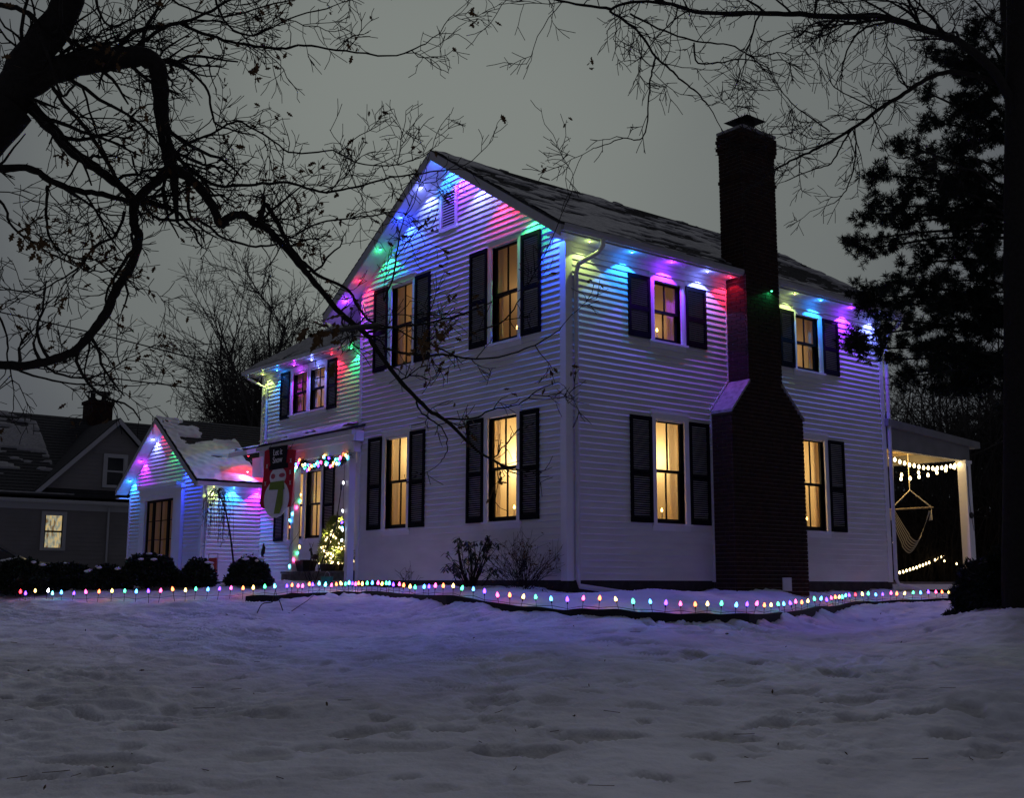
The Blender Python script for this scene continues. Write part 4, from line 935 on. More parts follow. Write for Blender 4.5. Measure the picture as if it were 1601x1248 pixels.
# snowman banner hanging from the porch beam
BY0, BY1 = 7.86, 9.52; bc = (BY0+BY1)/2
ban = thing('snowman_banner', 'red banner with a snowman in a black top hat hanging from the porch beam', 'banner', (-.40, bc, 2.72))
def bp(a, z, n=0): return (-.40-n, bc-a, z)      # a to the right in the view
def disc(q, ca, cz, ra, rz, n, k=28, th=.006):
    l0 = [bp(ca+ra*cos(w), cz+rz*sin(w), n) for w in np.linspace(0, 2*pi, k, endpoint=False)]; l1 = [bp(ca+ra*cos(w), cz+rz*sin(w), n+th) for w in np.linspace(0, 2*pi, k, endpoint=False)]; q.prism(l0, l1)
def brect(q, pts, n, th=.006): q.prism([bp(a, z, n) for a, z in pts], [bp(a, z, n+th) for a, z in pts])
q = MB(); n_ = 12; prev = None; LFT = [(-.60, 2.72), (-.62, 2.2), (-.70, 1.80), (-.78, 1.60), (-.62, 1.52)]
brect(q, [(-.78, 1.66), (-.72, 1.56), (-.5, 1.50), (.60, 1.50), (.62, 1.54), (.76, 2.66), (.52, 2.70), (-.52, 2.78), (-.64, 2.76), (-.66, 2.2)], 0, .012); q.build('backing', M['red'], ban)
q = MB(); disc(q, -.02, 1.70, .56, .40, .014); disc(q, .02, 2.16, .36, .20, .016); q.build('snowman', M['white'], ban)
q = MB(); brect(q, [(-.36, 2.32), (.46, 2.32), (.46, 2.42), (.37, 2.43), (.43, 2.80), (-.40, 2.82), (-.31, 2.42), (-.36, 2.40)], .024, .012); q.build('top_hat', M['blackcloth'], ban)
q = MB(); brect(q, [(-.34, 1.90), (.34, 1.88), (.30, 2.06), (-.28, 2.06)], .026, .010); brect(q, [(.10, 1.90), (.32, 1.92), (.28, 1.55), (.18, 1.38), (-.06, 1.38)], .036, .008); q.build('scarf', M['green'], ban)
q = MB(); disc(q, -.18, 2.18, .09, .055, .026, 16); q.build('cheek', M['pink'], ban)
q = MB(); disc(q, .22, 2.18, .13, .045, .026, 16); q.build('cheek', M['pink'], ban)
q = MB()
for a, z in ((-.5, 2.42), (.56, 2.46), (.55, 2.22), (.56, 2.0), (-.55, 2.05)):
    for w in (0, pi/3, 2*pi/3):
        ca, sa = cos(w)*.06, sin(w)*.05; brect(q, [(a-ca-.008, z-sa), (a-ca+.008, z-sa), (a+ca+.008, z+sa), (a+ca-.008, z+sa)], .014, .004)
q.build('snowflakes', M['white'], ban)
fc = bpy.data.curves.new('lettering', 'FONT'); fc.body = 'Let it\nSnow'; fc.size = .19; fc.extrude = .002; fc.align_x = 'CENTER'; fc.space_line = .85
tx = bpy.data.objects.new('tmp_text', fc); COL.objects.link(tx); bpy.context.view_layer.update()
tm = bpy.data.meshes.new_from_object(tx.evaluated_get(bpy.context.evaluated_depsgraph_get())); bpy.data.objects.remove(tx)
tm.name = 'lettering'; tm.materials.clear(); tm.materials.append(M['white']); to = bpy.data.objects.new('lettering', tm); COL.objects.link(to); to.parent = ban
to.matrix_local = Matrix(((0, 0, -1, -.042), (-1, 0, 0, -.02), (0, 1, 0, -.10), (0, 0, 0, 1)))
q = MB(); q.tube([bp(-.5, 2.78), bp(-.5, 2.95, -.12)], .006, 5); q.tube([bp(.5, 2.72), bp(.5, 2.95, -.12)], .006, 5); q.build('hanging_cord', M['wire'], ban)
# small figures and pots
def reindeer(loc, label, s=1.0):
    t_ = thing('reindeer_figure', label, 'figurine', loc)
    q = MB(); P_ = lambda a, b, c: (loc[0]+a*s, loc[1]+b*s, loc[2]+c*s)
    q.tube([P_(0, -.10, .28), P_(0, -.02, .30), P_(0, .10, .29)], [.045*s, .055*s, .04*s], 8); q.tube([P_(0, .09, .30), P_(0, .14, .40), P_(0, .15, .44)], [.03*s, .022*s, .02*s], 7)
    q.tube([P_(0, .13, .45), P_(0, .17, .45), P_(0, .22, .42)], [.02*s, .028*s, .012*s], 7); q.build('body', M['darkwood'], t_, smooth=True)
    for a, b in ((-.03, -.09), (.03, -.09), (-.03, .09), (.03, .09)):
        l = MB(); l.tube([P_(a, b, .27), P_(a*1.3, b*1.1, .14), P_(a*1.4, b*1.3, 0)], [.014*s, .010*s, .008*s], 6); l.build('leg', M['darkwood'], t_)
    for a in (-1, 1):
        l = MB(); l.tube([P_(0, .15, .46), P_(a*.03, .14, .53), P_(a*.06, .15, .60)], [.006*s, .005*s, .003*s], 5); l.tube([P_(a*.03, .14, .53), P_(a*.01, .16, .58)], [.004*s, .003*s], 5); l.build('antler', M['darkwood'], t_)
reindeer((.05, 7.85, .185), 'small dark wooden reindeer figure standing on the porch floor')
t_ = thing('planter', 'low dark square planter beside the porch column', 'planter', (.05, 8.15, .185)); q = MB()
q.prism([(-.10, 8.03, .185), (.16, 8.03, .185), (.16, 8.29, .185), (-.10, 8.29, .185)], [(-.14, 7.99, .40), (.2, 7.99, .40), (.2, 8.33, .40), (-.14, 8.33, .40)]); q.build('pot', M['black'], t_)
q = MB(); q.lathe((.03, 8.16, .40), [(.13, 0), (.12, .02)], 10); q.build('soil', M['darkwood'], t_)
t_ = thing('basket', 'round dark basket at the foot of the christmas tree', 'basket', (.12, 7.42, .185)); q = MB(); q.lathe((.12, 7.42, .185), [(.14, 0), (.17, .12), (.165, .14), (.14, .14), (.12, .04)], 14); q.build('bowl', M['darkwood'], t_)
q = MB(); q.tube([(.12, 7.42-.16, .31), (.12, 7.42-.1, .42), (.12, 7.42, .46), (.12, 7.52, .42), (.12, 7.58, .31)], .008, 6); q.build('handle', M['darkwood'], t_)
t_ = thing('pail', 'small green pail at the foot of the porch right of the steps', 'pail', (-.35, 6.62, -.12)); q = MB(); q.lathe((-.35, 6.62, -.14), [(.09, 0), (.12, .20), (.125, .21), (.11, .20), (.09, .05)], 14); q.build('tub', M['greenpot'], t_)
q = MB(); q.tube([(-.35, 6.5, .06), (-.35, 6.55, .14), (-.35, 6.62, .17), (-.35, 6.69, .14), (-.35, 6.74, .06)], .004, 5); q.build('handle', M['gutter'], t_)
t_ = thing('shepherd_hook', 'thin black metal bird ornament on a stake left of the porch column', 'garden ornament', (-.35, 9.35, -.1)); q = MB(); q.tube([(-.35, 9.35, -.2), (-.35, 9.36, .25), (-.35, 9.33, .45), (-.35, 9.36, .55)], .012, 6); q.build('stake', M['black'], t_)
q = MB(); q.tube([(-.35, 9.42, .50), (-.35, 9.36, .58), (-.35, 9.33, .70), (-.35, 9.34, .78)], [.008, .045, .035, .008], 8); q.build('bird', M['black'], t_, smooth=True)
t_ = thing('yard_sign', 'small red holiday sign with a white figure standing by the annex wall', 'sign', (-.1, 12.3, -.1)); q = MB(); q.box(-.12, -.10, 12.15, 12.58, .18, .52); q.build('panel', M['redmetal'], t_)
q = MB(); q.lathe((0, 0, 0), [(.11, 0), (.11, .02)], 16); q.v = [(-.125-c_*.3, 12.36+a, .26+b) for a, b, c_ in q.v]; q.build('white_figure', M['white'], t_)
for y_ in (12.2, 12.52):
    q = MB(); q.box(-.115, -.105, y_, y_+.01, -.25, .18); q.build('leg', M['black'], t_)
q = MB(); q.tube([(-.11, 12.1, .18), (-.11, 12.1, .62), (-.11, 12.6, .62), (-.11, 12.6, .18)], .006, 5); q.build('frame', M['black'], t_)
t_ = thing('walking_pole', 'dark slender pole leaning against the porch corner post', 'pole', (-.55, 6.85, -.1)); q = MB(); q.tube([(-.55, 6.80, -.15), (-.42, 6.62, .5), (-.30, 6.42, 1.05), (-.26, 6.33, 1.75)], [.014, .014, .012, .009], 6); q.build('shaft', M['darkwood'], t_)
q = MB(); q.lathe((-.26, 6.33, 1.74), [(.012, 0), (.016, .03), (.016, .10), (.010, .12)], 8); q.build('grip', M['black'], t_)

# ------------------------------------------------------------------ back porch: hammock chair, string lights, fence
hc = Vector((11.15, 1.05, 0)); rt = Vector((_r0.x, _r0.y, 0)).normalized(); fw = Vector((_f.x, _f.y, 0)).normalized()
ham = thing('hammock_chair', 'striped cotton hammock chair hanging from the back porch ceiling', 'hammock chair', (hc.x, hc.y, 2.85))
def hp(a, z, n=0): return hc + rt*a + fw*n + Vector((0, 0, z))
q = MB(); q.tube([hp(-.50, 1.58), hp(.50, 1.64)], .020, 8); q.build('spreader_bar', M['wood'], ham)
q = MB(); q.tube([hp(0, 2.9), hp(0, 2.02)], .010, 6); q.tube([hp(0, 2.02), hp(-.46, 1.58)], .013, 6); q.tube([hp(0, 2.02), hp(.46, 1.64)], .013, 6); q.build('rope', M['rope'], ham)
q = MB(); n_ = 9
def sling(u, v):   # u across stripes -1..1 (front to back), v along -1..1
    z_ = 1.58 + (abs(v)**1.7 - 1)*(.80+.13*u) ; w_ = .44*v*(1-.25*(1-abs(v))) if abs(v) > .35 else .44*v
    return hp(w_*(.95+.1*u), z_-.02, u*.26*(1-v*v*.75))
stripes = []
for s_ in range(11):
    u0, u1 = -1+2*s_/11, -1+2*(s_+.98)/11; b_ = MB()
    for j in range(24):
        v0, v1 = -1+2*j/24, -1+2*(j+1)/24; b_.quad(sling(u0, v0), sling(u1, v0), sling(u1, v1), sling(u0, v1))
    b_.build('fabric_stripe', M['rope'] if s_ % 2 == 0 else M['darkwood'], ham, smooth=True)
for s_ in (-1, 1):
    q = MB()
    for k_ in range(5): q.tube([hp(.46*s_, 1.6), hp(.43*s_, 1.35, .05*(k_-2))], .006, 4)
    q.build('cord_fan', M['rope'], ham)
wb = MB(); wb.lathe((0, 0, 0), [(.008, .03), (.014, .02), (.024, 0), (.026, -.02), (.018, -.042), (.004, -.05)], 10); warm0 = None
def warm_string(label, pts, n, sag, sc=1.0, group=None, cat='string light'):
    global warm0
    A_, B_ = Vector(pts[0]), Vector(pts[1]); t_ = thing('string_light', label, cat, A_, group)
    P_ = lambda s: A_.lerp(B_, s) - Vector((0, 0, sag*4*s*(1-s)))
    q = MB(); q.tube([P_(s) for s in np.linspace(0, 1, 24)], .005, 4); q.build('cable', M['wire'], t_)
    for i in range(n):
        p = P_((i+.5)/n)-Vector((0, 0, .04+rr.uniform(0, .015)))
        if warm0 is None: warm0 = wb.build('bulb', BULB['warm'], t_, smooth=True, local=True); o_ = warm0
        else: o_ = link_child(warm0, t_)
        o_.location = p-origin(t_); o_.scale = (sc*1.12,)*3
warm_string('warm white bulbs strung along the front beam of the back porch', ((8.75, .25, 2.70), (11.62, .05, 2.62)), 18, .20)
warm_string('warm white bulbs swagged lower across the back porch to the corner post', ((8.72, 1.6, 2.38), (11.60, .10, 2.58)), 15, .24)
warm_string('warm white bulbs running back from the porch post under the roof edge', ((11.80, .12, 2.60), (11.80, 4.9, 2.62)), 11, .12)
pl = bpy.data.lights.new('lamp', 'POINT'); pl.energy = 36; pl.color = (1, .62, .20); pl.shadow_soft_size = .25  # added warm fill for the porch and its post, no fixture of its own
po = bpy.data.objects.new('lamp', pl); COL.objects.link(po); po.location = Vector((10.9, 1.2, 2.5))-Vector((8.72, 1.6, 2.38)); po.parent = bpy.data.objects['string_light.003']
t_ = thing('timer_box', 'small dark timer box strapped to the white porch post', 'timer', (11.58, -.07, 1.45)); q = MB(); q.lathe((0, 0, 0), [(.06, -.03), (.07, 0), (.07, .02), (.05, .03)], 12); q.v = [(11.69+a, -.065-c_, 1.43+b) for a, b, c_ in q.v]; q.build('case', M['black'], t_)
q = MB(); q.tube([(11.66, -.07, 2.5), (11.63, -.075, 1.9), (11.67, -.07, 1.5)], .006, 5); q.tube([(11.71, -.07, 1.38), (11.78, -.06, 1.1)], .006, 5); q.build('lead', M['wire'], t_)
# fence behind the porch with lights draped low on it
fe = thing('yard_fence', 'low dark rail fence behind the back porch', 'fence', (16, 6, -.35))
for i in range(9):
    x_ = 11.0+i*1.9; q = MB(); q.box(x_, x_+.09, 6.4, 6.49, -.6, 1.32); q.build('post', M['darkwood'], fe)
q = MB(); q.box(10.9, 26.5, 6.36, 6.40, 1.27, 1.33); q.build('top_rail', M['deck'], fe)
for k_ in range(5):
    q = MB(); q.box(10.9, 26.5, 6.37, 6.395, -.2+k_*.29, -.2+k_*.29+.20); q.build('rail_board', M['darkwood'], fe)
warm_string('white bulbs draped over the yard fence behind the hammock chair', ((14.0, 6.25, 1.30), (19.4, 6.25, 1.38)), 9, .28, .9)
warm_string('white bulbs trailing low over the shrubs behind the back porch', ((15.6, 4.4, .28), (20.2, 5.6, .88)), 16, .05, .9)
warm_string('scattered dim white bulbs low beyond the porch post', ((18.8, 5.0, .72), (22.6, 4.2, .62)), 8, .16, .7)

# ------------------------------------------------------------------ trees
class Tubes:
    def __init__(s): s.V = []; s.F = []; s.n = 0
    def add(s, pts, rad, k):
        pts = np.asarray(pts, float); N = len(pts); rad = np.asarray(rad, float)
        T = np.gradient(pts, axis=0); T /= (np.linalg.norm(T, axis=1, keepdims=True)+1e-9)
        ref = np.array([0.31, 0.52, 0.79]); A_ = np.cross(T, ref); A_ /= (np.linalg.norm(A_, axis=1, keepdims=True)+1e-9); B_ = np.cross(T, A_)
        w = np.arange(k)*2*pi/k
        ring = pts[:, None] + (A_[:, None]*np.cos(w)[None, :, None] + B_[:, None]*np.sin(w)[None, :, None])*rad[:, None, None]
        s.V.append(ring.reshape(-1, 3))
        i = np.arange(N-1)[:, None]*k; j = np.arange(k)[None]; j2 = (j+1) % k
        s.F.append((np.stack([i+j, i+j2, i+k+j2, i+k+j], -1).reshape(-1, 4) + s.n)); s.n += N*k
    def build(s, name, m, parent, smooth=True, stuff=False):
        return np_mesh(name, np.concatenate(s.V), np.concatenate(s.F), m, parent, smooth, stuff)
def np_mesh(name, V_, F_, m, parent, smooth=False, stuff=False, local=False):
    me = bpy.data.meshes.new(name); V_ = np.array(V_, float)
    if parent is not None and not local: V_ = V_ - np.array(origin(parent))
    k = F_.shape[1]
    me.vertices.add(len(V_)); me.vertices.foreach_set('co', V_.ravel()); me.loops.add(F_.size); me.loops.foreach_set('vertex_index', F_.ravel().astype(np.int32))
    me.polygons.add(len(F_)); me.polygons.foreach_set('loop_start', np.arange(0, F_.size, k)); me.polygons.foreach_set('loop_total', np.full(len(F_), k))
    if smooth: me.polygons.foreach_set('use_smooth', np.ones(len(F_), bool))
    me.update(); me.materials.append(m); o_ = bpy.data.objects.new(name, me); COL.objects.link(o_)
    if parent is not None: o_.parent = parent
    if stuff: o_['kind'] = 'stuff'
    return o_
def unit(v): return v/(np.linalg.norm(v)+1e-9)
def grow(T, rng, p, d, L, r, lev, P, tips):
    """one twig and, recursively, its side twigs"""
    n = max(3, min(9, int(L/P['seg'])+2)); pts = [p]; dd = unit(d); st = L/(n-1)
    for i in range(n-1):
        dd = unit(dd + rng.normal(0, P['wan'], 3) + np.array([0, 0, P['up']])*(.5+i/n)); pts.append(pts[-1]+dd*st)
    pts = np.array(pts); rad = np.linspace(r, max(P['rmin'], r*.35), n)
    T[0 if lev <= 1 else 1].add(pts, rad, 5 if r > .012 else 3)
    if lev >= P['max']:
        tips.append((pts[-1], dd)); return
    m = rng.poisson(P['kids'][min(lev, len(P['kids'])-1)]*L)+1
    for i in range(m):
        t_ = rng.uniform(.15, 1.0)*(n-1); i0 = min(int(t_), n-2); q = pts[i0]+(pts[i0+1]-pts[i0])*(t_-i0); ax = unit(pts[i0+1]-pts[i0])
        s_ = unit(np.cross(ax, rng.normal(0, 1, 3))); an = rng.uniform(.45, 1.1); nd = ax*cos(an)+s_*sin(an)
        l2 = L*rng.uniform(.28, .62)*(1.15-.5*t_/(n-1))
        if l2 < P['lmin']: l2 = P['lmin']*rng.uniform(.7, 1.3)
        grow(T, rng, q, nd, l2, max(P['rmin'], rad[i0]*rng.uniform(.5, .75)), lev+1, P, tips)
    tips.append((pts[-1], dd))
def smoothpath(pts, sub=5):
    pts = np.array(pts, float); o_ = []
    for i in range(len(pts)-1):
        p0, p1, p2, p3 = pts[max(i-1, 0)], pts[i], pts[i+1], pts[min(i+2, len(pts)-1)]
        for t_ in np.linspace(0, 1, sub, endpoint=False):
            o_.append(.5*((2*p1)+(-p0+p2)*t_+(2*p0-5*p1+4*p2-p3)*t_**2+(-p0+3*p1-3*p2+p3)*t_**3))
    o_.append(pts[-1]); return np.array(o_)
def limb(T, rng, pix, d0, d1, w0, w1, P, tips, dens=2.2, Lk=(.5, 1.3), lev=1, k=8, start=0.0, knob=.06):
    """main limb surveyed in the photo; distance runs d0..d1, width in photo pixels w0..w1"""
    n = len(pix); ds = np.linspace(d0, d1, n)
    pts = smoothpath([tuple(at(x_, y_, d)) for (x_, y_), d in zip(pix, ds)]); N = len(pts)
    dd = np.linspace(d0, d1, N); rad = np.linspace(w0, w1, N)/2/FPX*dd; rad = rad*(1+knob*np.sin(np.arange(N)*1.7+d0*9))
    pts = pts + rng.normal(0, .004, pts.shape)
    T[0].add(pts, rad, k)
    L = np.linalg.norm(np.diff(pts, axis=0), axis=1).sum(); m = int(L*dens*2.0)
    for i in range(m):
        t_ = (start+(1-start)*rng.random())*(N-1); i0 = min(int(t_), N-2); ax = unit(pts[i0+1]-pts[i0]); s_ = unit(np.cross(ax, rng.normal(0, 1, 3)))
        an = rng.uniform(.5, 1.2); grow(T, rng, pts[i0], ax*cos(an)+s_*sin(an), rng.uniform(*Lk), max(.006, min(rad[i0]*.45, .022)), lev, P, tips)
    grow(T, rng, pts[-1], unit(pts[-1]-pts[-3]), rng.uniform(.4, .8), rad[-1]*.9, lev, P, tips)
    return pts
def leaves(q, p, d, rng, n, size):
    for _ in range(n):
        c = np.array(p)+rng.normal(0, .035, 3); ax = unit(np.array(d)*.3+rng.normal(0, 1, 3)+np.array([0, 0, -.5])); s_ = unit(np.cross(ax, rng.normal(0, 1, 3))); nn = np.cross(ax, s_)
        L = size*rng.uniform(.7, 1.2); prof = [(0, .02), (.15, .16), (.25, .08), (.42, .30), (.52, .13), (.70, .24), (.80, .10), (1, .02)]
        cur = rng.uniform(-.25, .25)
        a = [c+ax*L*t_+s_*L*w_+nn*L*cur*t_*t_ for t_, w_ in prof]; b = [c+ax*L*t_-s_*L*w_+nn*L*cur*t_*t_ for t_, w_ in prof]
        for i in range(len(prof)-1): q.quad(a[i], a[i+1], b[i+1], b[i])

rng = np.random.default_rng(21)
gx_, gy_ = at(-230, 905, 9.5).x, at(-230, 905, 9.5).y
oak = thing('oak_tree', 'big bare oak with crooked limbs and a few dead brown leaves in the left foreground', 'tree', (gx_, gy_, gz(gx_, gy_)))
T = [Tubes(), Tubes()]; tips = []
P = dict(seg=.10, wan=.24, up=.02, max=3, kids=(4.8, 5.2, 6.5, 7), lmin=.15, rmin=.0034)
trk = Tubes()
b0 = np.array((gx_, gy_, gz(gx_, gy_)-.15)); j0 = np.array(at(-95, 330, 9.6)); j1 = np.array(at(20, 165, 9.8))
tp = smoothpath([b0, b0+np.array([0, 0, .5]), (b0+j0)/2+np.array([.05, 0, 0]), j0, j1]); trk.add(tp, np.concatenate([[.40, .34], np.linspace(.29, .19, len(tp)-2)]), 14)
limb(T, rng, [(5, 170), (50, 90), (95, 25), (125, -60), (170, -200)], 9.8, 9.6, 62, 34, P, tips, 2.0, (.6, 1.5), k=12)
limb(T, rng, [(15, 160), (60, 122), (120, 100), (175, 93), (215, 88), (243, 100), (250, 135), (253, 180), (258, 220), (266, 258)], 9.8, 10.0, 44, 17, P, tips, 3.0, (.5, 1.3), k=12)
limb(T, rng, [(266, 258), (300, 282), (328, 315), (345, 350), (355, 342), (378, 335), (400, 350), (418, 358), (450, 392), (478, 425), (505, 458), (540, 497), (572, 522), (598, 560), (632, 602), (668, 640), (700, 660), (735, 695)], 10.0, 11.0, 16, 5, P, tips, 1.7, (.3, .85), k=8)
limb(T, rng, [(404, 348), (415, 320), (432, 345), (452, 385), (476, 412), (498, 430), (545, 455), (575, 500), (622, 514)], 10.2, 10.6, 9, 3, P, tips, 2.2, (.3, .9))
limb(T, rng, [(266, 258), (240, 288), (212, 315), (210, 350), (216, 372), (205, 415), (180, 458), (162, 497), (135, 530), (112, 552), (70, 566), (30, 572), (-30, 570)], 10.0, 9.4, 15, 14, P, tips, 1.9, (.4, 1.0))
limb(T, rng, [(15, 130), (50, 170), (85, 205), (110, 235), (150, 262), (185, 290), (215, 312), (240, 318), (266, 326)], 9.8, 10.3, 22, 8, P, tips, 1.8, (.4, 1.0))
limb(T, rng, [(-60, 255), (0, 262), (48, 264), (78, 282), (115, 296), (160, 304), (205, 315)], 9.4, 9.9, 13, 8, P, tips, 2.2, (.4, 1.0))
limb(T, rng, [(82, 135), (105, 168), (135, 200), (155, 232), (172, 262), (195, 300)], 9.6, 10.1, 7, 6, P, tips, 2.5, (.3, .9))
limb(T, rng, [(60, 50), (75, 88), (98, 150), (125, 130), (150, 205), (172, 260)], 9.0, 9.6, 5, 3, P, tips, 2.5, (.3, .9))
limb(T, rng, [(95, 50), (120, 70), (165, 88), (210, 50), (270, 38), (320, 22), (380, -15)], 9.9, 10.4, 9, 4, P, tips, 3.2, (.4, 1.1))
limb(T, rng, [(205, 80), (240, 52), (275, 35), (300, 45), (340, 58), (390, 70), (440, 76), (475, 70), (540, 80), (620, 86), (665, 68)], 10.2, 11.0, 7, 2, P, tips, 2.2, (.25, .75))
limb(T, rng, [(270, 260), (300, 268), (340, 290), (400, 288), (450, 285), (500, 300), (545, 295), (600, 280), (650, 272), (700, 265)], 10.3, 11.2, 6, 2, P, tips, 2.6, (.3, .8))
limb(T, rng, [(268, 250), (290, 225), (330, 210), (370, 190), (420, 215), (460, 240), (520, 235), (560, 255), (620, 258), (655, 245)], 10.3, 11.4, 4, 1.6, P, tips, 2.6, (.25, .7))
limb(T, rng, [(210, 310), (250, 342), (310, 345), (350, 372), (400, 385), (440, 378), (500, 348), (560, 340), (620, 330)], 10.2, 11.2, 5, 2, P, tips, 2.4, (.3, .8))
limb(T, rng, [(75, 290), (72, 330), (80, 375), (105, 400), (150, 408), (190, 440)], 9.6, 9.9, 5, 2, P, tips, 3.0, (.3, .8))
limb(T, rng, [(195, 330), (180, 368), (150, 385), (120, 420), (90, 440), (50, 460)], 9.8, 9.5, 5, 2, P, tips, 3.0, (.3, .9))
limb(T, rng, [(-20, 300), (5, 320), (20, 355), (60, 385), (110, 412), (140, 425)], 9.2, 9.6, 5, 2, P, tips, 3.0, (.3, .8))
limb(T, rng, [(247, 105), (262, 98), (290, 105), (325, 142), (335, 190), (370, 205), (400, 212)], 10.0, 10.6, 6, 2, P, tips, 2.6, (.3, .8))
limb(T, rng, [(-30, 5), (10, 8), (45, 20), (60, 40)], 9.5, 9.6, 10, 7, P, tips, 2.0, (.3, .8))
for a in ([(150, 0), (170, 40), (220, 20), (300, -30)], [(230, -40), (280, 5), (350, 25), (430, 5), (500, -10)], [(330, -30), (350, 30), (395, 55), (450, 30), (520, 10)], [(-10, 480), (10, 520), (12, 560), (20, 600)], [(60, 568), (110, 590), (160, 585), (200, 560)], [(20, 575), (60, 590), (120, 600), (180, 602)]):
    limb(T, rng, a, 10.0, 10.6, 4, 2, P, tips, 2.8, (.3, .8))
limb(T, rng, [(572, 520), (610, 512), (650, 508), (705, 497), (755, 478), (800, 458)], 10.6, 11.0, 4, 1.5, P, tips, 1.5, (.2, .55))
limb(T, rng, [(600, 545), (650, 555), (700, 556), (745, 562), (800, 553), (845, 535), (878, 512)], 10.8, 11.4, 4, 1.5, P, tips, 1.4, (.2, .5))
limb(T, rng, [(690, 655), (740, 655), (770, 640), (810, 632), (845, 608), (872, 598)], 11.0, 11.3, 3, 1.2, P, tips, 1.6, (.15, .4))
limb(T, rng, [(650, 622), (660, 648), (690, 668), (700, 700), (690, 722)], 10.9, 11.0, 3, 1.3, P, tips, 2.0, (.15, .4))
limb(T, rng, [(600, 470), (615, 430), (622, 385), (632, 340), (650, 300)], 10.8, 11.2, 3, 1.2, P, tips, 2.2, (.2, .6))
limb(T, rng, [(740, 520), (790, 500), (820, 455), (850, 400), (895, 298)], 11.0, 11.4, 2.4, 1.2, P, tips, 1.0, (.15, .4))
trk.build('trunk', M['bark'], oak)
T[0].build('limbs', M['bark'], oak); T[1].build('twigs', M['twig'], oak, stuff=True)
lf = MB(); pick = [tips[i] for i in rng.choice(len(tips), 340, replace=False)]
for p, d in pick: leaves(lf, p, d, rng, int(rng.integers(1, 5)), .075)
for (px, py, d, n) in ((490, 520, 8.0, 14), (512, 530, 8.0, 10), (668, 538, 9.0, 12), (678, 522, 9.0, 8), (60, 380, 9.2, 14), (35, 372, 9.2, 10), (395, 100, 9.9, 6), (170, 408, 9.8, 12), (130, 415, 9.7, 8)):
    c = np.array(at(px, py, d)); 
    for k_ in range(n): leaves(lf, c+rng.normal(0, .05, 3), (0, 0, -1), rng, 1, .11 if d < 9.1 else .09)
lf.build('dead_leaves', M['leaf'], oak)['kind'] = 'stuff'
# the short twig carrying the big leaf cluster
q = Tubes(); q.add(smoothpath([tuple(at(x_, y_, d)) for x_, y_, d in ((590, 510, 9.9), (560, 512, 9.4), (520, 518, 8.6), (485, 525, 8.0))]), np.linspace(.03, .01, 16), 7); q.build('leafy_spur', M['bark'], oak)

# right-hand maple: straight trunk with limbs reaching left over the roof
rng = np.random.default_rng(8)
mb = at(1590, 950, 15.2); map_ = thing('maple_tree', 'tall bare maple with a straight dark trunk at the right edge and limbs reaching left', 'tree', (mb.x, mb.y, gz(mb.x, mb.y)))
T = [Tubes(), Tubes()]; tips = []; P = dict(seg=.13, wan=.20, up=-.01, max=3, kids=(4.2, 4.6, 6, 6), lmin=.18, rmin=.0042)
trk = Tubes(); tv = smoothpath([(mb.x, mb.y, gz(mb.x, mb.y)-.3)] + [tuple(at(1588+d_, y_, 15.2)) for y_, d_ in ((900, 0), (640, 1), (330, -1), (40, 1), (-260, 0))])
trk.add(tv, np.interp(np.arange(len(tv)), [0, 3, 8, len(tv)-1], [.26, .19, .165, .11]), 14); trk.build('trunk', M['bark'], map_)
dm = 15.2
limb(T, rng, [(1585, 165), (1560, 120), (1530, 88), (1490, 60), (1440, 44), (1380, 26), (1310, 26), (1250, 22), (1190, 20), (1110, 20), (1060, 10), (1020, -5)], dm, 13.4, 15, 5, P, tips, 1.6, (.5, 1.3), start=.2)
limb(T, rng, [(1060, 8), (1000, 2), (955, 14), (975, 30), (1000, 52), (1025, 88), (1045, 105), (1062, 122), (1085, 140), (1106, 163)], 13.6, 12.8, 5, 2.4, P, tips, 2.4, (.3, .8))
limb(T, rng, [(1025, 88), (1018, 118), (1014, 150), (1012, 195), (1000, 218), (975, 215), (950, 225), (925, 233)], 13, 12.6, 3, 1.3, P, tips, 1.2, (.2, .5))
limb(T, rng, [(955, 14), (900, 5), (850, -5), (800, -20)], 13.4, 12.8, 5, 2, P, tips, 2.6, (.4, 1.0))
limb(T, rng, [(985, 22), (1040, 48), (1090, 64), (1140, 70), (1180, 88), (1215, 82), (1238, 87)], 13.2, 13.0, 3.4, 1.4, P, tips, 1.8, (.3, .7))
limb(T, rng, [(1085, 66), (1092, 98), (1130, 97), (1165, 92), (1200, 106), (1212, 130)], 13.1, 13, 3, 1.4, P, tips, 1.2, (.2, .6))
limb(T, rng, [(1330, 28), (1290, 55), (1250, 48), (1200, 66), (1170, 90)], 13.9, 13.4, 3, 1.3, P, tips, 1.6, (.3, .6))
limb(T, rng, [(1400, 32), (1360, 40), (1335, 60), (1320, 92), (1316, 125)], 14.3, 14.0, 4, 1.5, P, tips, 1.2, (.2, .5))
limb(T, rng, [(1580, 140), (1540, 122), (1485, 112), (1440, 128), (1408, 150), (1378, 168), (1340, 196), (1300, 220), (1265, 238), (1235, 252), (1213, 264)], dm, 14.6, 9, 2.6, P, tips, 2.0, (.4, 1.0), start=.3)
limb(T, rng, [(1335, 200), (1318, 222), (1300, 255), (1270, 265), (1228, 283)], 14.8, 14.6, 3, 1.5, P, tips, .8, (.2, .4))
limb(T, rng, [(1336, 198), (1338, 240), (1328, 285), (1312, 310), (1292, 322)], 14.8, 14.6, 2.6, 1.3, P, tips, 1.8, (.3, .7))
limb(T, rng, [(1298, 205), (1255, 175), (1228, 150), (1215, 135)], 14.7, 14.6, 2.4, 1.2, P, tips, 3.0, (.4, .9))
limb(T, rng, [(1370, 170), (1330, 150), (1300, 130), (1290, 80)], 14.7, 14.6, 2.4, 1.2, P, tips, 3.0, (.4, .9))
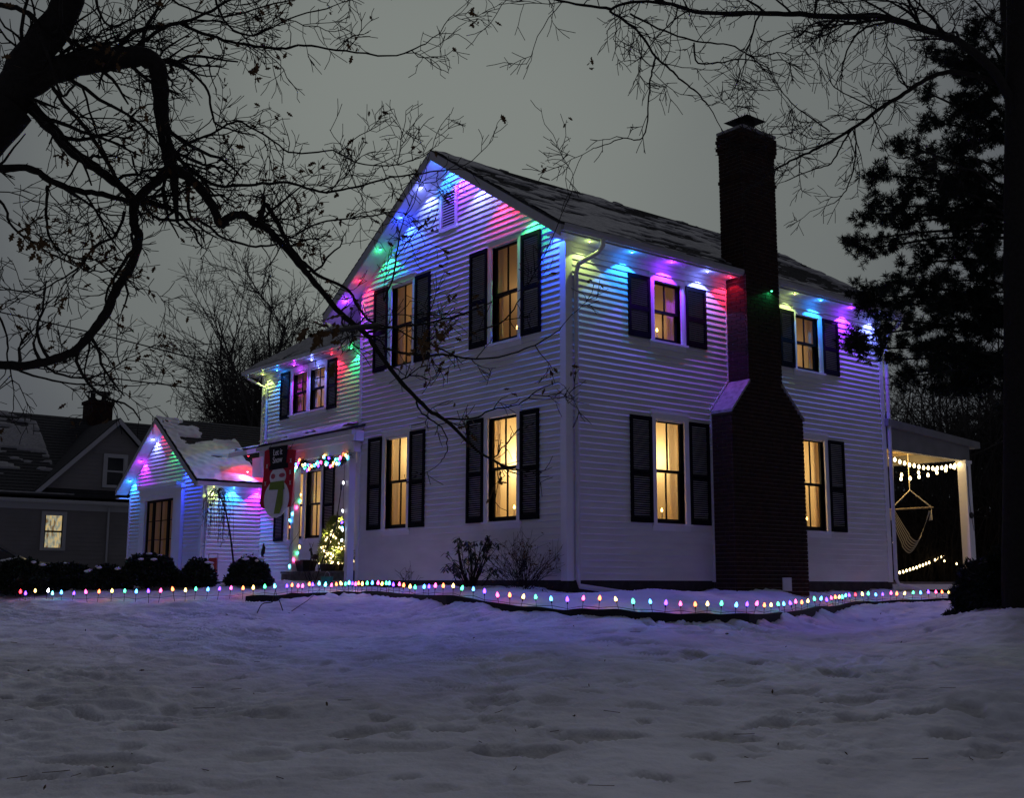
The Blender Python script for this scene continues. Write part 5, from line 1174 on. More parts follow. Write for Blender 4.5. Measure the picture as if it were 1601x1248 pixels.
limb(T, rng, [(1420, 140), (1400, 105), (1380, 85)], 14.7, 14.6, 2.4, 1.2, P, tips, 3.4, (.4, .9))
limb(T, rng, [(1290, 225), (1240, 235), (1190, 215), (1150, 175)], 14.7, 14.4, 2.2, 1.1, P, tips, 3.0, (.3, .8))
for a in ([(1200, 20), (1150, -10), (1080, -30)], [(1400, 28), (1350, 0), (1280, -30)], [(1480, 55), (1440, 10), (1400, -30)], [(1560, 300), (1530, 270), (1500, 262)], [(1590, 60), (1540, 20), (1500, -40)], [(1470, 50), (1450, 20), (1380, 0), (1300, 5)]):
    limb(T, rng, a, 14.4, 14.0, 4, 1.5, P, tips, 2.2, (.4, 1.0))
T[0].build('limbs', M['bark'], map_); T[1].build('twigs', M['twig'], map_, stuff=True)
lf = MB(); leaves(lf, at(918, 101, 12.9), (0, 0, -1), rng, 6, .07)
lf.build('dead_leaves', M['leaf'], map_)['kind'] = 'stuff'

# conifer behind the maple trunk
rng = np.random.default_rng(14)
cb = at(1640, 945, 17.2); con = thing('spruce_tree', 'dark ragged spruce reaching across the right corner of the house', 'tree', (cb.x, cb.y, gz(cb.x, cb.y)))
trk = Tubes(); cp = np.array([(cb.x, cb.y, -.7), (cb.x, cb.y, 3), (cb.x, cb.y, 7), (cb.x, cb.y, 12)]); trk.add(cp, [.24, .19, .14, .05], 10); trk.build('trunk', M['bark'], con)
T = [Tubes(), Tubes()]; clumps = []
LT = np.array([-_r0.x, -_r0.y, 0.0])
rows = []
for px, py, w in [(1455, 75, 1), (1440, 140, 1), (1452, 190, 1), (1405, 225, 1), (1440, 262, 1), (1362, 272, 1), (1420, 300, 1), (1348, 335, 1), (1372, 322, 1), (1328, 378, 1), (1345, 392, 1), (1400, 352, 1), (1410, 415, 1), (1385, 440, 1), (1350, 462, 1), (1325, 530, 1), (1345, 545, 1), (1375, 500, 1), (1360, 480, 1),
                  (1395, 562, 1), (1410, 590, 1), (1440, 545, 1), (1470, 580, 1), (1430, 470, 1), (1490, 520, 1), (1480, 440, 1), (1450, 400, 1), (1500, 340, 1), (1480, 290, 1), (1520, 230, 1), (1500, 160, 1), (1520, 100, 1), (1500, 610, 1), (1450, 610, 1), (1540, 560, 1), (1540, 460, 1), (1530, 390, 1), (1480, 90, 1), (1530, 40, 1), (1480, 240, 1)]:
    rows.append((px, py))
for (px, py) in rows:
    e_ = np.array(at(px, py, 16.6 + rng.uniform(-1.2, .8))); z0 = e_[2] + rng.uniform(-.1, .5); s_ = np.array([cb.x, cb.y, z0]); mid = (s_+e_)/2 + np.array([0, 0, .10])
    pts = smoothpath([s_, mid, e_], 6); T[0].add(pts, np.linspace(.035, .008, len(pts)), 5); Lb = np.linalg.norm(e_-s_); ax = unit(e_-s_)
    for k_ in range(int(Lb*7)):
        t_ = 1-rng.random()**1.25*.8; i0 = min(int(t_*(len(pts)-1)), len(pts)-2); b = pts[i0]; sd_ = unit(np.cross(ax, rng.normal(0, 1, 3))); sd_[2] *= .45
        dr = unit(ax*rng.uniform(.2, .9)+sd_); l_ = rng.uniform(.18, .55)*(1.25-t_*.7); e2 = b+dr*l_+np.array([0, 0, .03]); T[1].add(np.array([b, (b+e2)/2, e2]), [.006, .005, .003], 3)
        for m_ in range(int(l_*24)+3): clumps.append((b+(e2-b)*rng.uniform(.15, 1.1)+rng.normal(0, .034, 3), dr))
    for m_ in range(10): clumps.append((e_+rng.normal(0, .07, 3), ax))
for i in range(16):   # opposite limbs, away from the house
    z0 = rng.uniform(1.5, 10); a_ = rng.uniform(0, 6.28); dr = np.array([cos(a_), sin(a_), .05]); 
    if dr @ LT > .2: dr = -dr
    s_ = np.array([cb.x, cb.y, z0]); e_ = s_+dr*rng.uniform(1.2, 2.4); T[0].add(np.array([s_, (s_+e_)/2, e_]), [.03, .02, .008], 5)
    for k_ in range(60): clumps.append((s_+(e_-s_)*rng.uniform(.2, 1)+rng.normal(0, .15, 3)*np.array([1, 1, .4]), dr))
def blades(clumps, rng, nb, L, w):
    C_ = np.array([c for c, d in clumps]); D_ = np.array([d for c, d in clumps]); n = len(C_)*nb; C_ = np.repeat(C_, nb, 0); D_ = np.repeat(D_, nb, 0)
    d = rng.normal(0, 1, (n, 3))+D_*.8; d /= np.linalg.norm(d, axis=1, keepdims=True); s_ = np.cross(d, rng.normal(0, 1, (n, 3))); s_ /= np.linalg.norm(s_, axis=1, keepdims=True)
    l_ = L*rng.uniform(.6, 1.3, (n, 1)); V_ = np.stack([C_-s_*w*.5, C_+d*l_*.5-s_*w, C_+d*l_, C_+d*l_*.5+s_*w], 1).reshape(-1, 3); F_ = np.arange(n*4).reshape(-1, 4); return V_, F_
T[0].build('limbs', M['bark'], con); T[1].build('twigs', M['twig'], con, stuff=True)
V_, F_ = blades(clumps, rng, 26, .085, .0052); np_mesh('needles', V_, F_, M['needle'], con, stuff=True)

# low dark shrub at the foot of the maple
def shrub(name, label, c, rx, ry, rz, n, L, w, m, nb=4, group=None, stems=14, cat='shrub', seed=1, ragged=.16):
    rg_ = np.random.default_rng(seed); o_ = thing(name, label, cat, (c[0], c[1], gz(c[0], c[1])), group); g0 = gz(c[0], c[1]); cl = []
    ph = rg_.uniform(0, 6, 6)
    for _ in range(n):
        d = unit(rg_.normal(0, 1, 3)); d[2] = abs(d[2])*1.0-.15
        lob = 1+ragged*(sin(3*math.atan2(d[1], d[0])+ph[0])+sin(5*d[2]*3+ph[1])+.7*sin(7*math.atan2(d[1], d[0])+ph[2]+4*d[2]))*.6
        r_ = rg_.uniform(.55, 1.0)**.5*lob; cl.append((np.array([c[0]+d[0]*rx*r_, c[1]+d[1]*ry*r_, g0+rz*.12+max(0, d[2]*rz*r_*.95)]), d))
    V_, F_ = blades(cl, rg_, nb, L, w); np_mesh('foliage', V_, F_, m, o_, stuff=True)
    T_ = Tubes()
    for i in range(stems):
        a_ = rg_.uniform(0, 6.28); e_ = np.array([c[0]+cos(a_)*rx*.75*rg_.random(), c[1]+sin(a_)*ry*.75*rg_.random(), g0+rz*rg_.uniform(.5, .9)]); b = np.array([c[0], c[1], g0-.1])+rg_.normal(0, .03, 3)
        T_.add(smoothpath([b, (b+e_)/2+rg_.normal(0, .04, 3), e_], 3), np.linspace(.012, .004, 7), 4)
    T_.build('stems', M['bark'], o_); return o_
sp = at(1570, 925, 15.6); shrub('evergreen_shrub', 'low dark evergreen shrub at the foot of the right-hand trunk', (sp.x+.05, sp.y, 0), .42, .42, .75, 2600, .09, .012, M['needle'], 5, seed=3)
sp = at(1535, 905, 18.5); shrub('evergreen_shrub', 'dark shrub in front of the back porch post', (sp.x, sp.y, 0), .55, .5, .95, 2600, .09, .014, M['needle'], 5, seed=4)
# clipped dark hedge bushes in front of the annex
HB = [(28, 19.8, .50, .62, 'dark bush at the far left in front of the car'), (100, 20.6, .62, .66, 'wide dark bush second from the left in front of the annex'), (165, 20.2, .42, .60, 'dark bush left of the french door'),
      (232, 20.6, .60, .74, 'tallest round dark bush below the french door'), (308, 20.4, .34, .62, 'small dark bush between the door and the weeping tree'), (390, 20.4, .40, .66, 'round dark bush left of the porch')]
for i, (px, d, rx, rz, lb) in enumerate(HB):
    p = at(px, 905, d); top = {0: 872, 1: 880, 2: 884, 3: 865, 4: 874, 5: 869}[i]
    g0 = gz(p.x, p.y); zt = at(px, top, d).z
    shrub('boxwood_bush', lb, (p.x, p.y, 0), rx, rx, (zt-g0)*1.02, int(3400*rx/.5), .055, .016, M['bush'], 4, 'dark clipped bushes in front of the annex', seed=20+i, ragged=.10)
    q = MB(); rs_ = random.Random(i)
    for k_ in range(9):
        a2, r2 = rs_.uniform(0, 6.28), rs_.uniform(0, rx*.8); zc = zt - .02 - .35*(r2/rx)**2*rx; q.lathe((p.x+r2*cos(a2), p.y+r2*sin(a2), zc), [(.01, -.02), (.045, 0), (.035, .018), (.01, .026)], 8, rs_.uniform(.6, 1.8), rs_.uniform(.6, 1.8))
    sb = q.build('snow_clump', M['snow'], [o for o in bpy.data.objects if o.name.startswith('boxwood_bush')][-1], smooth=True); sb['kind'] = 'stuff'
# rhododendron, twiggy bush and small dry plant by the gable
def big_leaf_shrub():
    rg_ = np.random.default_rng(6); p = on(735, 912, 'X', -.75); o_ = thing('rhododendron', 'leafy dark shrub with drooping leaves at the foot of the gable wall', 'shrub', (p.x, p.y, gz(p.x, p.y))); g0 = gz(p.x, p.y)
    T_ = Tubes(); q = MB(); tipsr = []
    for i in range(26):
        a_ = rg_.uniform(0, 6.28); R_ = rg_.uniform(.05, .46); e_ = np.array([p.x+cos(a_)*R_*.8, p.y+sin(a_)*R_, g0+rg_.uniform(.25, .80)]); b = np.array([p.x, p.y, g0-.1])
        T_.add(smoothpath([b, (b+e_)/2+rg_.normal(0, .04, 3), e_], 4), np.linspace(.013, .006, 9), 5); tipsr.append(e_)
        if rg_.random() < .6: e2 = e_+np.array([rg_.normal(0, .1), rg_.normal(0, .12), -.05]); T_.add(np.array([e_*.5+b*.5, e2]), [.006, .005], 4); tipsr.append(e2)
    for e_ in tipsr:
        for k_ in range(13):
            a_ = rg_.uniform(0, 6.28); d = unit(np.array([cos(a_), sin(a_), rg_.uniform(-1.1, .25)])); s_ = unit(np.cross(d, [0, 0, 1])); L = rg_.uniform(.10, .15); c = e_+rg_.normal(0, .02, 3); w = .017
            q.quad(c, c+d*L*.4-s_*w, c+d*L*.8-s_*w*.8, c+d*L, c+d*L*.8+s_*w*.8, c+d*L*.4+s_*w)
    T_.build('stems', M['bark'], o_); lo = q.build('leaves', M['rhodo'], o_); lo['kind'] = 'stuff'
big_leaf_shrub()
def twiggy(name, label, p, n, H, spread, seed, leafn=0, cat='shrub', up=.02, kids=(3, 4, 5)):
    rg_ = np.random.default_rng(seed); o_ = thing(name, label, cat, (p.x, p.y, gz(p.x, p.y))); g0 = gz(p.x, p.y); T_ = [Tubes(), Tubes()]; tp_ = []
    P_ = dict(seg=.08, wan=.10, up=up, max=2, kids=kids, lmin=.08, rmin=.0024)
    for i in range(n):
        a_ = rg_.uniform(0, 6.28); t_ = rg_.uniform(.05, spread); grow(T_, rg_, np.array([p.x+rg_.normal(0, .04), p.y+rg_.normal(0, .05), g0-.05]), np.array([cos(a_)*sin(t_), sin(a_)*sin(t_), cos(t_)]), H*rg_.uniform(.7, 1.05), .006, 1, P_, tp_)
    T_[0].build('stems', M['twig'], o_); T_[1].build('twigs', M['twig'], o_, stuff=True)
    if leafn:
        q = MB()
        for i in rg_.choice(len(tp_), leafn, replace=False): leaves(q, tp_[i][0], tp_[i][1], rg_, int(rg_.integers(1, 3)), .05)
        q.build('dry_leaves', M['leaf'], o_)['kind'] = 'stuff'
twiggy('bare_shrub', 'wide twiggy bare shrub with a few dry leaves near the house corner', on(815, 912, 'X', -.6), 60, .82, 1.05, 31, 110)
twiggy('dry_plant', 'small sparse dry plant under the low left gable window', on(640, 912, 'X', -.5), 11, .42, .7, 32, 3, 'plant')
twiggy('dry_plant', 'thin dry stems in front of the porch floor', on(487, 912, 'X', -.5), 10, .45, .6, 33, 0, 'plant')
# weeping tree
wp = on(362, 900, 'X', -.9); wt = thing('weeping_tree', 'slender bare weeping tree hanging in front of the annex wall', 'tree', (wp.x, wp.y, gz(wp.x, wp.y)))
rng = np.random.default_rng(9); T = [Tubes(), Tubes()]; g0 = gz(wp.x, wp.y); DW = (wp-CV).dot(_f)
tp_ = smoothpath([tuple(at(366, 905, DW)), tuple(at(364, 870, DW)), tuple(at(358, 825, DW)), tuple(at(350, 790, DW)), tuple(at(343, 775, DW)), tuple(at(340, 768, DW))]); T[0].add(tp_, np.linspace(.022, .010, len(tp_)), 6)
for i in range(34):
    a_ = rng.uniform(0, 6.28); R_ = rng.uniform(.12, .36); t0 = rng.integers(len(tp_)//2+3, len(tp_)); s_ = tp_[t0]; H = rng.uniform(.5, 1.15)*(1 if rng.random() < .5 else .6)
    pk = s_+np.array([cos(a_)*R_*.55, sin(a_)*R_*.55, .06]); o1 = s_+np.array([cos(a_)*R_, sin(a_)*R_, -.10]); e_ = o1+np.array([cos(a_)*.03, sin(a_)*.03, -H])+rng.normal(0, .03, 3)
    pts = smoothpath([s_, pk, o1, (o1+e_)/2+rng.normal(0, .025, 3), e_], 4); T[1].add(pts, np.linspace(.006, .0025, len(pts)), 4)
    for k_ in range(7):
        b = pts[rng.integers(6, len(pts))]; T[1].add(np.array([b, b+rng.normal(0, .035, 3)+np.array([0, 0, -.09])]), [.0045, .002], 3)
T[0].build('trunk', M['bark'], wt); T[1].build('hanging_twigs', M['twig'], wt, stuff=True)
# fallen stick on the lawn
st_ = MB(); dd_ = [(408, 962), (400, 948), (418, 950), (440, 957)]
fs = Tubes(); 
def lg(x_, y_, h=.03): 
    p = gp(x_, y_); return (p.x, p.y, p.z+h)
fs.add(smoothpath([lg(402, 962), lg(410, 950, .05), lg(425, 950, .08), lg(434, 948, .12), lg(442, 957, .02)], 4), np.full(17, .008), 5); fs.add(np.array([lg(425, 950, .08), lg(431, 940, .2), lg(428, 930, .26)]), [.006, .005, .003], 4); fs.add(np.array([lg(456, 957, .01), lg(480, 945, .05), lg(502, 932, .12)]), [.006, .005, .003], 4)
so_ = np_mesh('fallen_branch', np.concatenate(fs.V), np.concatenate(fs.F), M['bark'], None, True); tag(so_, 'bare fallen branch lying on the snowy lawn below the round bush', 'branch')

# leaf litter and twigs on the snow
rl = np.random.default_rng(55); q = MB()
for i in range(90):
    p = gp(rl.uniform(0, 1600), 960+280*rl.uniform(0, 1)**1.3)
    if rl.random() < .5: leaves(q, (p.x, p.y, p.z+.012), (1, 0, 0), rl, 1, rl.uniform(.03, .06))
    else:
        a_ = rl.uniform(0, 6.28); L = rl.uniform(.05, .2); q.tube([(p.x, p.y, p.z+.015), (p.x+cos(a_)*L*.5, p.y+sin(a_+.15)*L*.5, p.z+.014), (p.x+cos(a_)*L, p.y+sin(a_)*L, p.z+.013)], .003, 4)
lt = q.build('leaf_litter', M['leaf']); lt['kind'] = 'stuff'
# background trees (two grown prototypes, copied)
def far_tree(seed, H, spread, loc, label, group, name='bare_tree'):
    rg_ = np.random.default_rng(seed); o_ = thing(name, label, 'tree', loc, group); T_ = [Tubes(), Tubes()]; tp_ = []
    P_ = dict(seg=1.0, wan=.09, up=.05, max=4, kids=(.62, .92, 1.4, 1.8), lmin=.5, rmin=.012)
    T_[0].add(np.array([(0, 0, -1), (0, 0, H*.15), (.05, 0, H*.32)]), [.26, .20, .17], 7)
    for i in range(13):
        a_ = i*2.4+rg_.uniform(0, 1); t_ = rg_.uniform(.10, spread); grow(T_, rg_, np.array([0, 0, H*rg_.uniform(.14, .34)]), np.array([cos(a_)*sin(t_), sin(a_)*sin(t_), cos(t_)]), H*rg_.uniform(.38, .62), .085, 1, P_, tp_)
    a = np_mesh('trunk', np.concatenate(T_[0].V), np.concatenate(T_[0].F), M['fartwig'], o_, True, local=True); b = np_mesh('crown', np.concatenate(T_[1].V), np.concatenate(T_[1].F), M['fartwig'], o_, False, True, local=True)
    return o_, (a, b)
def cp_tree(src, loc, rz, sc, label, group):
    o_ = src[0].copy(); COL.objects.link(o_); o_.location = loc; o_.rotation_euler = (0, 0, rz); o_.scale = (sc,)*3; o_['label'] = label; o_['group'] = group
    for c in src[1]: d = c.copy(); COL.objects.link(d); d.parent = o_
GL_, GR_ = 'bare trees behind the left roofs', 'bare trees behind the back porch'
def gat(px, d): p = at(px, 905, d); return (p.x, p.y, -.4)
tA = far_tree(41, 16.5, .60, gat(428, 52), 'tallest bare tree behind the wing roof at the left', GL_)
tB = far_tree(42, 11.0, .75, gat(350, 60), 'broad bare tree behind the low annex roof', GL_)
cp_tree(tA, gat(385, 58), 1.9, .93, 'bare tree just left of the tallest one behind the wing', GL_)
cp_tree(tB, gat(300, 64), 2.6, 1.0, 'low bare tree at the left end of the row behind the annex', GL_)
cp_tree(tB, gat(400, 56), 4.2, .98, 'low dense bare tree right against the wing corner', GL_)
cp_tree(tA, gat(480, 60), 3.3, .95, 'bare tree peeking over the wing roof', GL_)
cp_tree(tA, gat(455, 66), 5.1, 1.0, 'bare tree between the two tall ones behind the wing', GL_)
cp_tree(tB, gat(330, 75), .4, 1.05, 'faint far bare tree in the gap behind the annex', GL_)
cp_tree(tB, gat(265, 70), 1.2, .85, 'smallest far bare tree beside the neighbouring roof', GL_)
for i, (px, d, s_, rz, lb) in enumerate([(1400, 52, .85, .3, 'bare tree seen just right of the house corner'), (1440, 46, .88, 1.4, 'dense bare tree behind the hammock chair'), (1480, 50, .98, 2.2, 'bare tree rising over the middle of the porch roof'),
                                     (1520, 44, .90, 3.5, 'bare tree behind the back porch post'), (1560, 48, 1.05, 4.4, 'bare tree between the porch post and the big trunk'), (1600, 46, 1.0, 5.2, 'bare tree behind the right-hand trunk'), (1650, 50, 1.1, .9, 'bare tree at the far right edge')]):
    cp_tree(tB if i % 2 else tA, gat(px, d), rz, s_*(.72 if not i % 2 else 1.0), lb, GR_)
tw = Tubes(); rg_ = np.random.default_rng(77)      # thicket that reads as one mass low behind the porch
for i in range(1500):
    px = rg_.uniform(1385, 1680); d = rg_.uniform(33, 42); p = at(px, 905, d); b = np.array([p.x, p.y, -.4]); H = rg_.uniform(1.5, 4.2); dr = unit(np.array([rg_.normal(0, .22), rg_.normal(0, .22), 1])); m_ = b+dr*H*.5
    tw.add(np.array([b, m_, b+dr*H+rg_.normal(0, .3, 3)]), [.03, .02, .010], 3)
    for k_ in range(3): s_ = b+dr*H*rg_.uniform(.3, .9); tw.add(np.array([s_, s_+unit(rg_.normal(0, 1, 3)+np.array([0, 0, .8]))*rg_.uniform(.4, 1.1)]), [.014, .007], 3)
tho = np_mesh('thicket', np.concatenate(tw.V), np.concatenate(tw.F), M['twig'], None, False, True); 

# ------------------------------------------------------------------ neighbour's house, left
NY = 28.0
def nb(x_, y_, yy=NY): p = on(x_, y_, 'Y', yy); return p
nh = thing('neighbour_house', 'dark grey neighbouring house with snow patches, a gable and one lit window', 'house', (0, NY+3, -.4))
q = MB(); q.box(-14, 8.0, NY, NY+.2, -1.2, 2.74); q.box(7.8, 8.0, NY, NY+8, -1.2, 2.74); NXR = 8.0
q.build('front_wall', M['nwall'], nh)
k = 0
zz = -.3
nwo = bpy.data.objects['front_wall']
while zz < 2.6:
    b_ = MB(); b_.hexa([(-14, NY-.001, zz), (8, NY-.001, zz), (8, NY-.022, zz), (-14, NY-.022, zz), (-14, NY-.001, zz+.15), (8, NY-.001, zz+.15), (8, NY-.006, zz+.15), (-14, NY-.006, zz+.15)]); b_.build('siding_board', M['nwall'], nwo); zz += .15
q = MB(); q.box(-14.2, 8.3, NY-.40, NY, 2.66, 2.70); q.box(-14.2, 8.3, NY-.42, NY-.38, 2.70, 2.88); q.box(-14, 8, NY-.03, NY-.003, 2.45, 2.66); q.build('fascia', M['ntrim'], nh)
er, rr_z = NY+4.2, 5.95
q = MB(); slab(q, [(-14.2, NY-.42, 2.90), (8.3, NY-.42, 2.90), (8.3, NY+3.8, 6.25), (-14.2, NY+3.8, 6.25)], .12); slab(q, [(-14.2, NY+8, 2.9), (8.3, NY+8, 2.9), (8.3, NY+3.8, 6.25), (-14.2, NY+3.8, 6.25)], .12)
nro = q.build('roof', M['shingle'], nh)
npl = roof_plane(nro, (-14.2, NY-.44, 2.92), (8.3, NY-.44, 2.92), (-14.2, NY+3.8, 6.27), (8.3, NY+3.8, 6.27), step=.20)
Lu = 22.5
def mkN(U_, V_, u, v):
    X_ = -14.2+U_; Vm = V_/5.4
    a = .75-np.abs(Vm-.66)*2.8 + waves(U_, V_, .5, 20, 61, .5)*.22 + waves(U_, V_, 2.4, 24, 62, .35)*.22 - (X_ > 1.2)*2
    b = .60-np.abs(Vm-.18)*2.6 + waves(U_, V_, 1.6, 24, 63, .6)*.38 - (X_ > -.9)*2
    c = .3-np.abs(Vm-.02)*30 + 0*U_ - (X_ > 1.6)*2
    d = np.exp(-((X_-3.9)/.18)**2-((Vm-.62)/.06)**2)*1.2-.5
    return np.maximum.reduce([a, b, c, d])
snow_sheet(nro, npl, mkN, .03, .09, M['thinsnow'], 'thin_roof_snow', 9, .005)
# cross gable dormer
gA = nb(184, 658, NY-.1); gLft = nb(52, 768, NY-.1); gRgt_x = gA.x + (gA.x-gLft.x)
q = MB(); q.prism([(gLft.x+.1, NY-.10, 2.98), (gRgt_x-.1, NY-.10, 2.98), (gA.x, NY-.10, gA.z-.12)], [(gLft.x+.1, NY+3, 2.98), (gRgt_x-.1, NY+3, 2.98), (gA.x, NY+3, gA.z-.12)]); dgo = q.build('dormer_wall', M['nwall'], nh)
zz = 3.0; slp = (gA.z-3.0)/(gA.x-gLft.x)
while zz < gA.z-.35:
    hw_ = (gA.z-.14-zz)/slp; hw2 = (gA.z-.14-zz-.15)/slp
    b_ = MB(); b_.hexa([(gA.x-hw_, NY-.101, zz), (gA.x+hw_, NY-.101, zz), (gA.x+hw_, NY-.122, zz), (gA.x-hw_, NY-.122, zz), (gA.x-hw2, NY-.101, zz+.15), (gA.x+hw2, NY-.101, zz+.15), (gA.x+hw2, NY-.106, zz+.15), (gA.x-hw2, NY-.106, zz+.15)]); b_.build('siding_board', M['nwall'], dgo); zz += .15
q = MB()
for s_ in (-1, 1):
    ex = gA.x+s_*(gA.x-gLft.x+.15); ez = gA.z-slp*(gA.x-gLft.x+.15)
    q.hexa([(ex, NY-.36, ez-.0), (gA.x, NY-.36, gA.z-.0), (gA.x, NY+2.9, gA.z), (ex, NY+2.9, ez), (ex, NY-.36, ez+.08), (gA.x, NY-.36, gA.z+.08), (gA.x, NY+2.9, gA.z+.08), (ex, NY+2.9, ez+.08)])
q.build('dormer_roof', M['shingle'], nh)
q = MB()
for s_ in (-1, 1):
    ex = gA.x+s_*(gA.x-gLft.x+.15); ez = gA.z-slp*(gA.x-gLft.x+.15)
    q.hexa([(ex, NY-.39, ez-.16), (gA.x, NY-.39, gA.z-.16), (gA.x, NY-.365, gA.z-.16), (ex, NY-.365, ez-.16), (ex, NY-.39, ez+.04), (gA.x, NY-.39, gA.z+.04), (gA.x, NY-.365, gA.z+.04), (ex, NY-.365, ez+.04)])
q.build('dormer_bargeboard', M['ntrim'], nh)
def nwin(x0, x1, z0, z1, y, lit):
    w_ = MB(); w_.box(x0-.12, x0, y-.05, y, z0-.1, z1+.14); w_.box(x1, x1+.12, y-.05, y, z0-.1, z1+.14); w_.box(x0, x1, y-.05, y, z1, z1+.14); w_.box(x0, x1, y-.05, y, z0-.1, z0); wo_ = w_.build('window', M['ntrim'], nh)
    s_ = MB(); zm_ = (z0+z1)/2; s_.box(x0, x1, y-.035, y-.012, zm_-.03, zm_+.03)
    for xx in (x0, x1-.035): s_.box(xx, xx+.035, y-.035, y-.012, z0, zm_-.03); s_.box(xx, xx+.035, y-.035, y-.012, zm_+.03, z1)
    s_.build('sash', M['ntrim'] if not lit else M['sash'], wo_)
    for a_, b in ((z0, zm_-.03), (zm_+.03, z1)):
        p = MB(); p.box(x0+.035, x1-.035, y-.022, y-.016, a_, b); p.build('pane', M['darkpane'] if not lit else M['pane'], wo_)
    return wo_
a_, b = nb(70, 806), nb(95, 857)
wo_ = nwin(a_.x, b.x, b.z, a_.z, NY-.032, True); wo_['label'] = 'lit window with gold curtains'
lm = bpy.data.materials.new('lit_room_behind_window'); lm.use_nodes = True; t = lm.node_tree; bs = t.nodes['Principled BSDF']; geo = t.nodes.new('ShaderNodeNewGeometry'); nz = t.nodes.new('ShaderNodeTexNoise'); nz.inputs['Scale'].default_value = 4.5
mp_ = t.nodes.new('ShaderNodeMapping'); mp_.inputs['Scale'].default_value = (2.2, 1, .8); t.links.new(geo.outputs['Position'], mp_.inputs[0]); t.links.new(mp_.outputs[0], nz.inputs[0])
r_ = t.nodes.new('ShaderNodeValToRGB'); r_.color_ramp.elements[0].position = .38; r_.color_ramp.elements[0].color = (.28, .16, .05, 1); r_.color_ramp.elements[1].position = .6; r_.color_ramp.elements[1].color = (1, .72, .30, 1); x = r_.color_ramp.elements.new(.48); x.color = (.45, .50, .40, 1)
t.links.new(nz.outputs[0], r_.inputs[0]); t.links.new(r_.outputs[0], bs.inputs['Emission Color']); bs.inputs['Emission Strength'].default_value = .75; bs.inputs['Base Color'].default_value = (.5, .4, .3, 1)
q = MB(); q.box(a_.x, b.x, NY-.040, NY-.030, b.z, a_.z); q.build('lit_blind', lm, wo_)
a_, b = nb(165, 716), nb(190, 760); nwin(a_.x, b.x, b.z, a_.z, NY-.13, False)
c_ = nb(153, 640, NY+3.8); q = MB(); q.box(c_.x-.45, c_.x+.45, NY+3.4, NY+4.2, 5.5, 6.95); q.box(c_.x-.50, c_.x+.50, NY+3.35, NY+4.25, 6.85, 6.98); nco = q.build('chimney', M['brick'], nh)
for s_ in (-.22, .22):
    q = MB(); q.lathe((c_.x+s_, NY+3.8, 6.98), [(.15, 0), (.15, .10), (.10, .12), (.10, .32)], 10); q.build('chimney_pot', M['black'], nco)
q = MB(); q.box(c_.x-.42, c_.x+.42, NY+3.5, NY+4.1, 7.34, 7.38); q.box(c_.x-.4, c_.x-.36, NY+3.78, NY+3.82, 6.98, 7.34); q.box(c_.x+.36, c_.x+.4, NY+3.78, NY+3.82, 6.98, 7.34); q.build('chimney_cap', M['black'], nco)
p = nb(169, 800); q = MB(); q.tube([(p.x, NY-.08, 2.6), (p.x, NY-.08, -.3)], .04, 6); q.build('downspout', M['ntrim'], nh)

# ------------------------------------------------------------------ parked car
nose = at(150, 905, 25.0); cdir = Vector((-_r0.x*.96-_f.x*.28, -_r0.y*.96-_f.y*.28, 0)).normalized()     # from nose to tail
car = thing('parked_car', 'dark sedan parked beyond the hedge at the far left', 'car', (nose.x, nose.y, -.62)); cs_ = Vector((-cdir.y, cdir.x, 0)); C0 = Vector((nose.x, nose.y, -.62))
def cpnt(l, s, z): return C0 + cdir*l + cs_*s + Vector((0, 0, z))
prof = [(0.0, .45, .62, .62), (.12, .30, .80, .80), (.7, .25, .92, .92), (1.25, .24, .98, .98), (1.45, .24, 1.00, 1.02), (2.05, .24, 1.01, 1.36), (2.6, .24, 1.01, 1.46), (3.2, .24, 1.01, 1.44), (3.8, .25, 1.0, 1.25), (4.15, .27, .99, 1.03), (4.55, .32, .95, .95), (4.68, .45, .80, .80)]
q = MB(); prev = None
for l, zb, zt, zr in prof:
    hw_ = .90 - (.18 if l < .1 or l > 4.6 else .05 if l < .5 or l > 4.3 else 0); ring = [(-hw_+.06, zb), (-hw_, zb+.12), (-hw_, (zb+zt)/2+.06), (-hw_+.05, zt), (0, zt+.035), (hw_-.05, zt), (hw_, (zb+zt)/2+.06), (hw_, zb+.12), (hw_-.06, zb)]
    cur = [cpnt(l, s, z) for s, z in ring]
    if prev: q.prism(prev, cur)
    prev = cur
q.build('body', M['carpaint'], car)
q = MB(); cab = [(1.42, 1.0, .72, .60), (2.10, 1.38, .60, .0), (2.7, 1.455, .60, 0), (3.3, 1.43, .60, 0), (3.75, 1.28, .60, 0), (4.12, 1.01, .70, 0)]; prev = None
for l, zt, w, _ in cab:
    cur = [cpnt(l, -.80, .99), cpnt(l, -w, max(zt-.04, .995)), cpnt(l, -w+.12, zt), cpnt(l, w-.12, zt), cpnt(l, w, max(zt-.04, .995)), cpnt(l, .80, .99)]
    if prev: q.prism(prev, cur)
    prev = cur
q.build('roof', M['carpaint'], car)
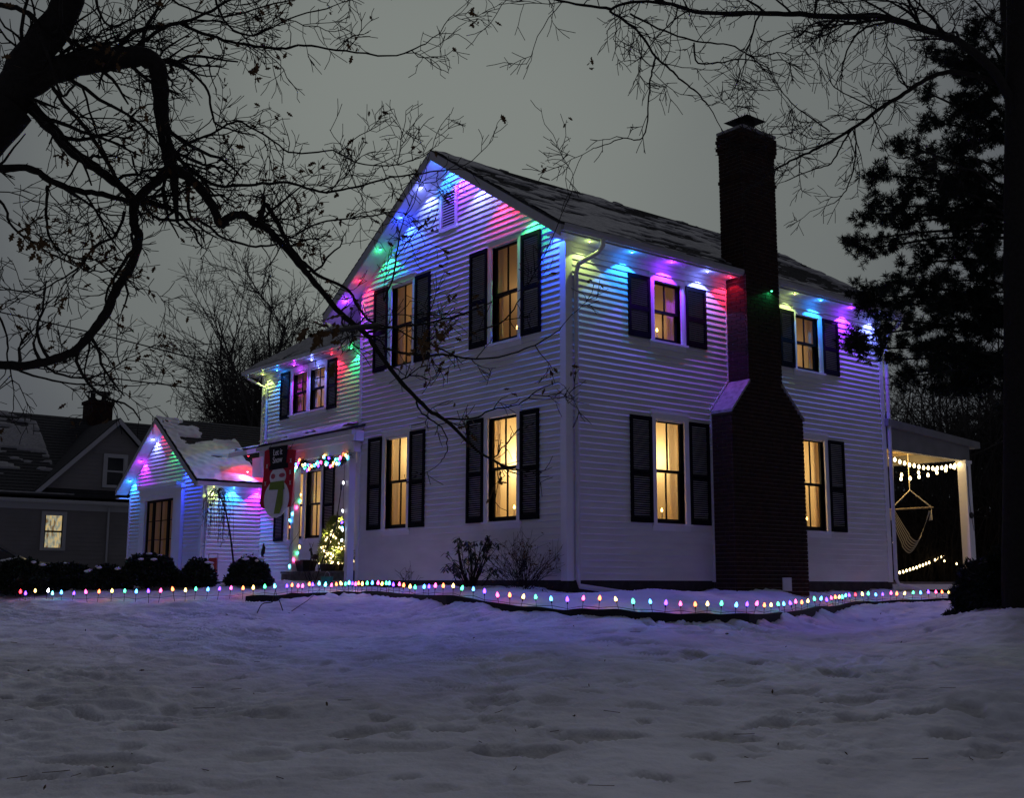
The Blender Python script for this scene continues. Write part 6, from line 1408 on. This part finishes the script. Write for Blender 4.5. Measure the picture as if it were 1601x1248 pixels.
for s_ in (-1, 1):
    for pts in ([(1.75, 1.03), (2.18, 1.33), (2.70, 1.39), (2.70, 1.03)], [(2.78, 1.03), (2.78, 1.39), (3.25, 1.37), (3.72, 1.20), (3.80, 1.03)]):
        q = MB(); pp = [(l, .805-(z-1.0)*.46, z) for l, z in pts]; q.prism([cpnt(l, s_*w, z) for l, w, z in pp], [cpnt(l, s_*(w+.012), z) for l, w, z in pp]); q.build('side_window', M['darkpane'], car)
    q = MB(); q.box(0, 1, 0, 1, 0, 1, lambda a_, b, c: cpnt(.8+2.9*a_, s_*(.905+.012*b), .70+.022*c)); q.build('door_trim', M['chrome'], car)
    q = MB(); q.prism([cpnt(.04, s_*.62, .62), cpnt(.04, s_*.76, .62), cpnt(.34, s_*.86, .76), cpnt(.30, s_*.70, .80)], [cpnt(.0, s_*.62, .70), cpnt(.0, s_*.76, .70), cpnt(.30, s_*.89, .80), cpnt(.28, s_*.70, .84)]); q.build('headlight', M['chrome'], car)
    for l in (.85, 3.75):
        w_ = MB(); w_.lathe((0, 0, 0), [(.20, -.10), (.32, -.10), (.335, -.05), (.335, .05), (.32, .10), (.20, .10)], 20); w_.v = [tuple(cpnt(l+a_, s_*.80+c, .335+b)) for a_, b, c in w_.v]; wo2 = w_.build('wheel', M['rubber'], car)
        w_ = MB(); w_.lathe((0, 0, 0), [(.20, -.07), (.20, .07), (.05, .10)], 12); w_.v = [tuple(cpnt(l+a_, s_*(.80+c*1.0), .335+b)) for a_, b, c in w_.v]; w_.build('rim', M['chrome'], wo2)
q = MB(); q.prism([cpnt(1.50, -.66, 1.03), cpnt(1.50, .66, 1.03), cpnt(2.06, .50, 1.345), cpnt(2.06, -.50, 1.345)], [cpnt(1.47, -.66, 1.05), cpnt(1.47, .66, 1.05), cpnt(2.03, .50, 1.37), cpnt(2.03, -.50, 1.37)]); q.build('windscreen', M['darkpane'], car)

# ------------------------------------------------------------------ overhead wires
for a_, b, c, lb in (((-120, 462, 34), (160, 524, 37), (345, 572, 40), 'upper overhead cable sagging toward the trees at the left'), ((-120, 548, 34), (110, 583, 37), (345, 612, 41), 'lower overhead cable above the neighbouring roof')):
    q = MB(); q.tube([tuple(p) for p in smoothpath([tuple(at(*a_)), tuple(at(*b)), tuple(at(*c))], 8)], .022, 5); tag(q.build('overhead_cable', M['wire']), lb, 'cable')
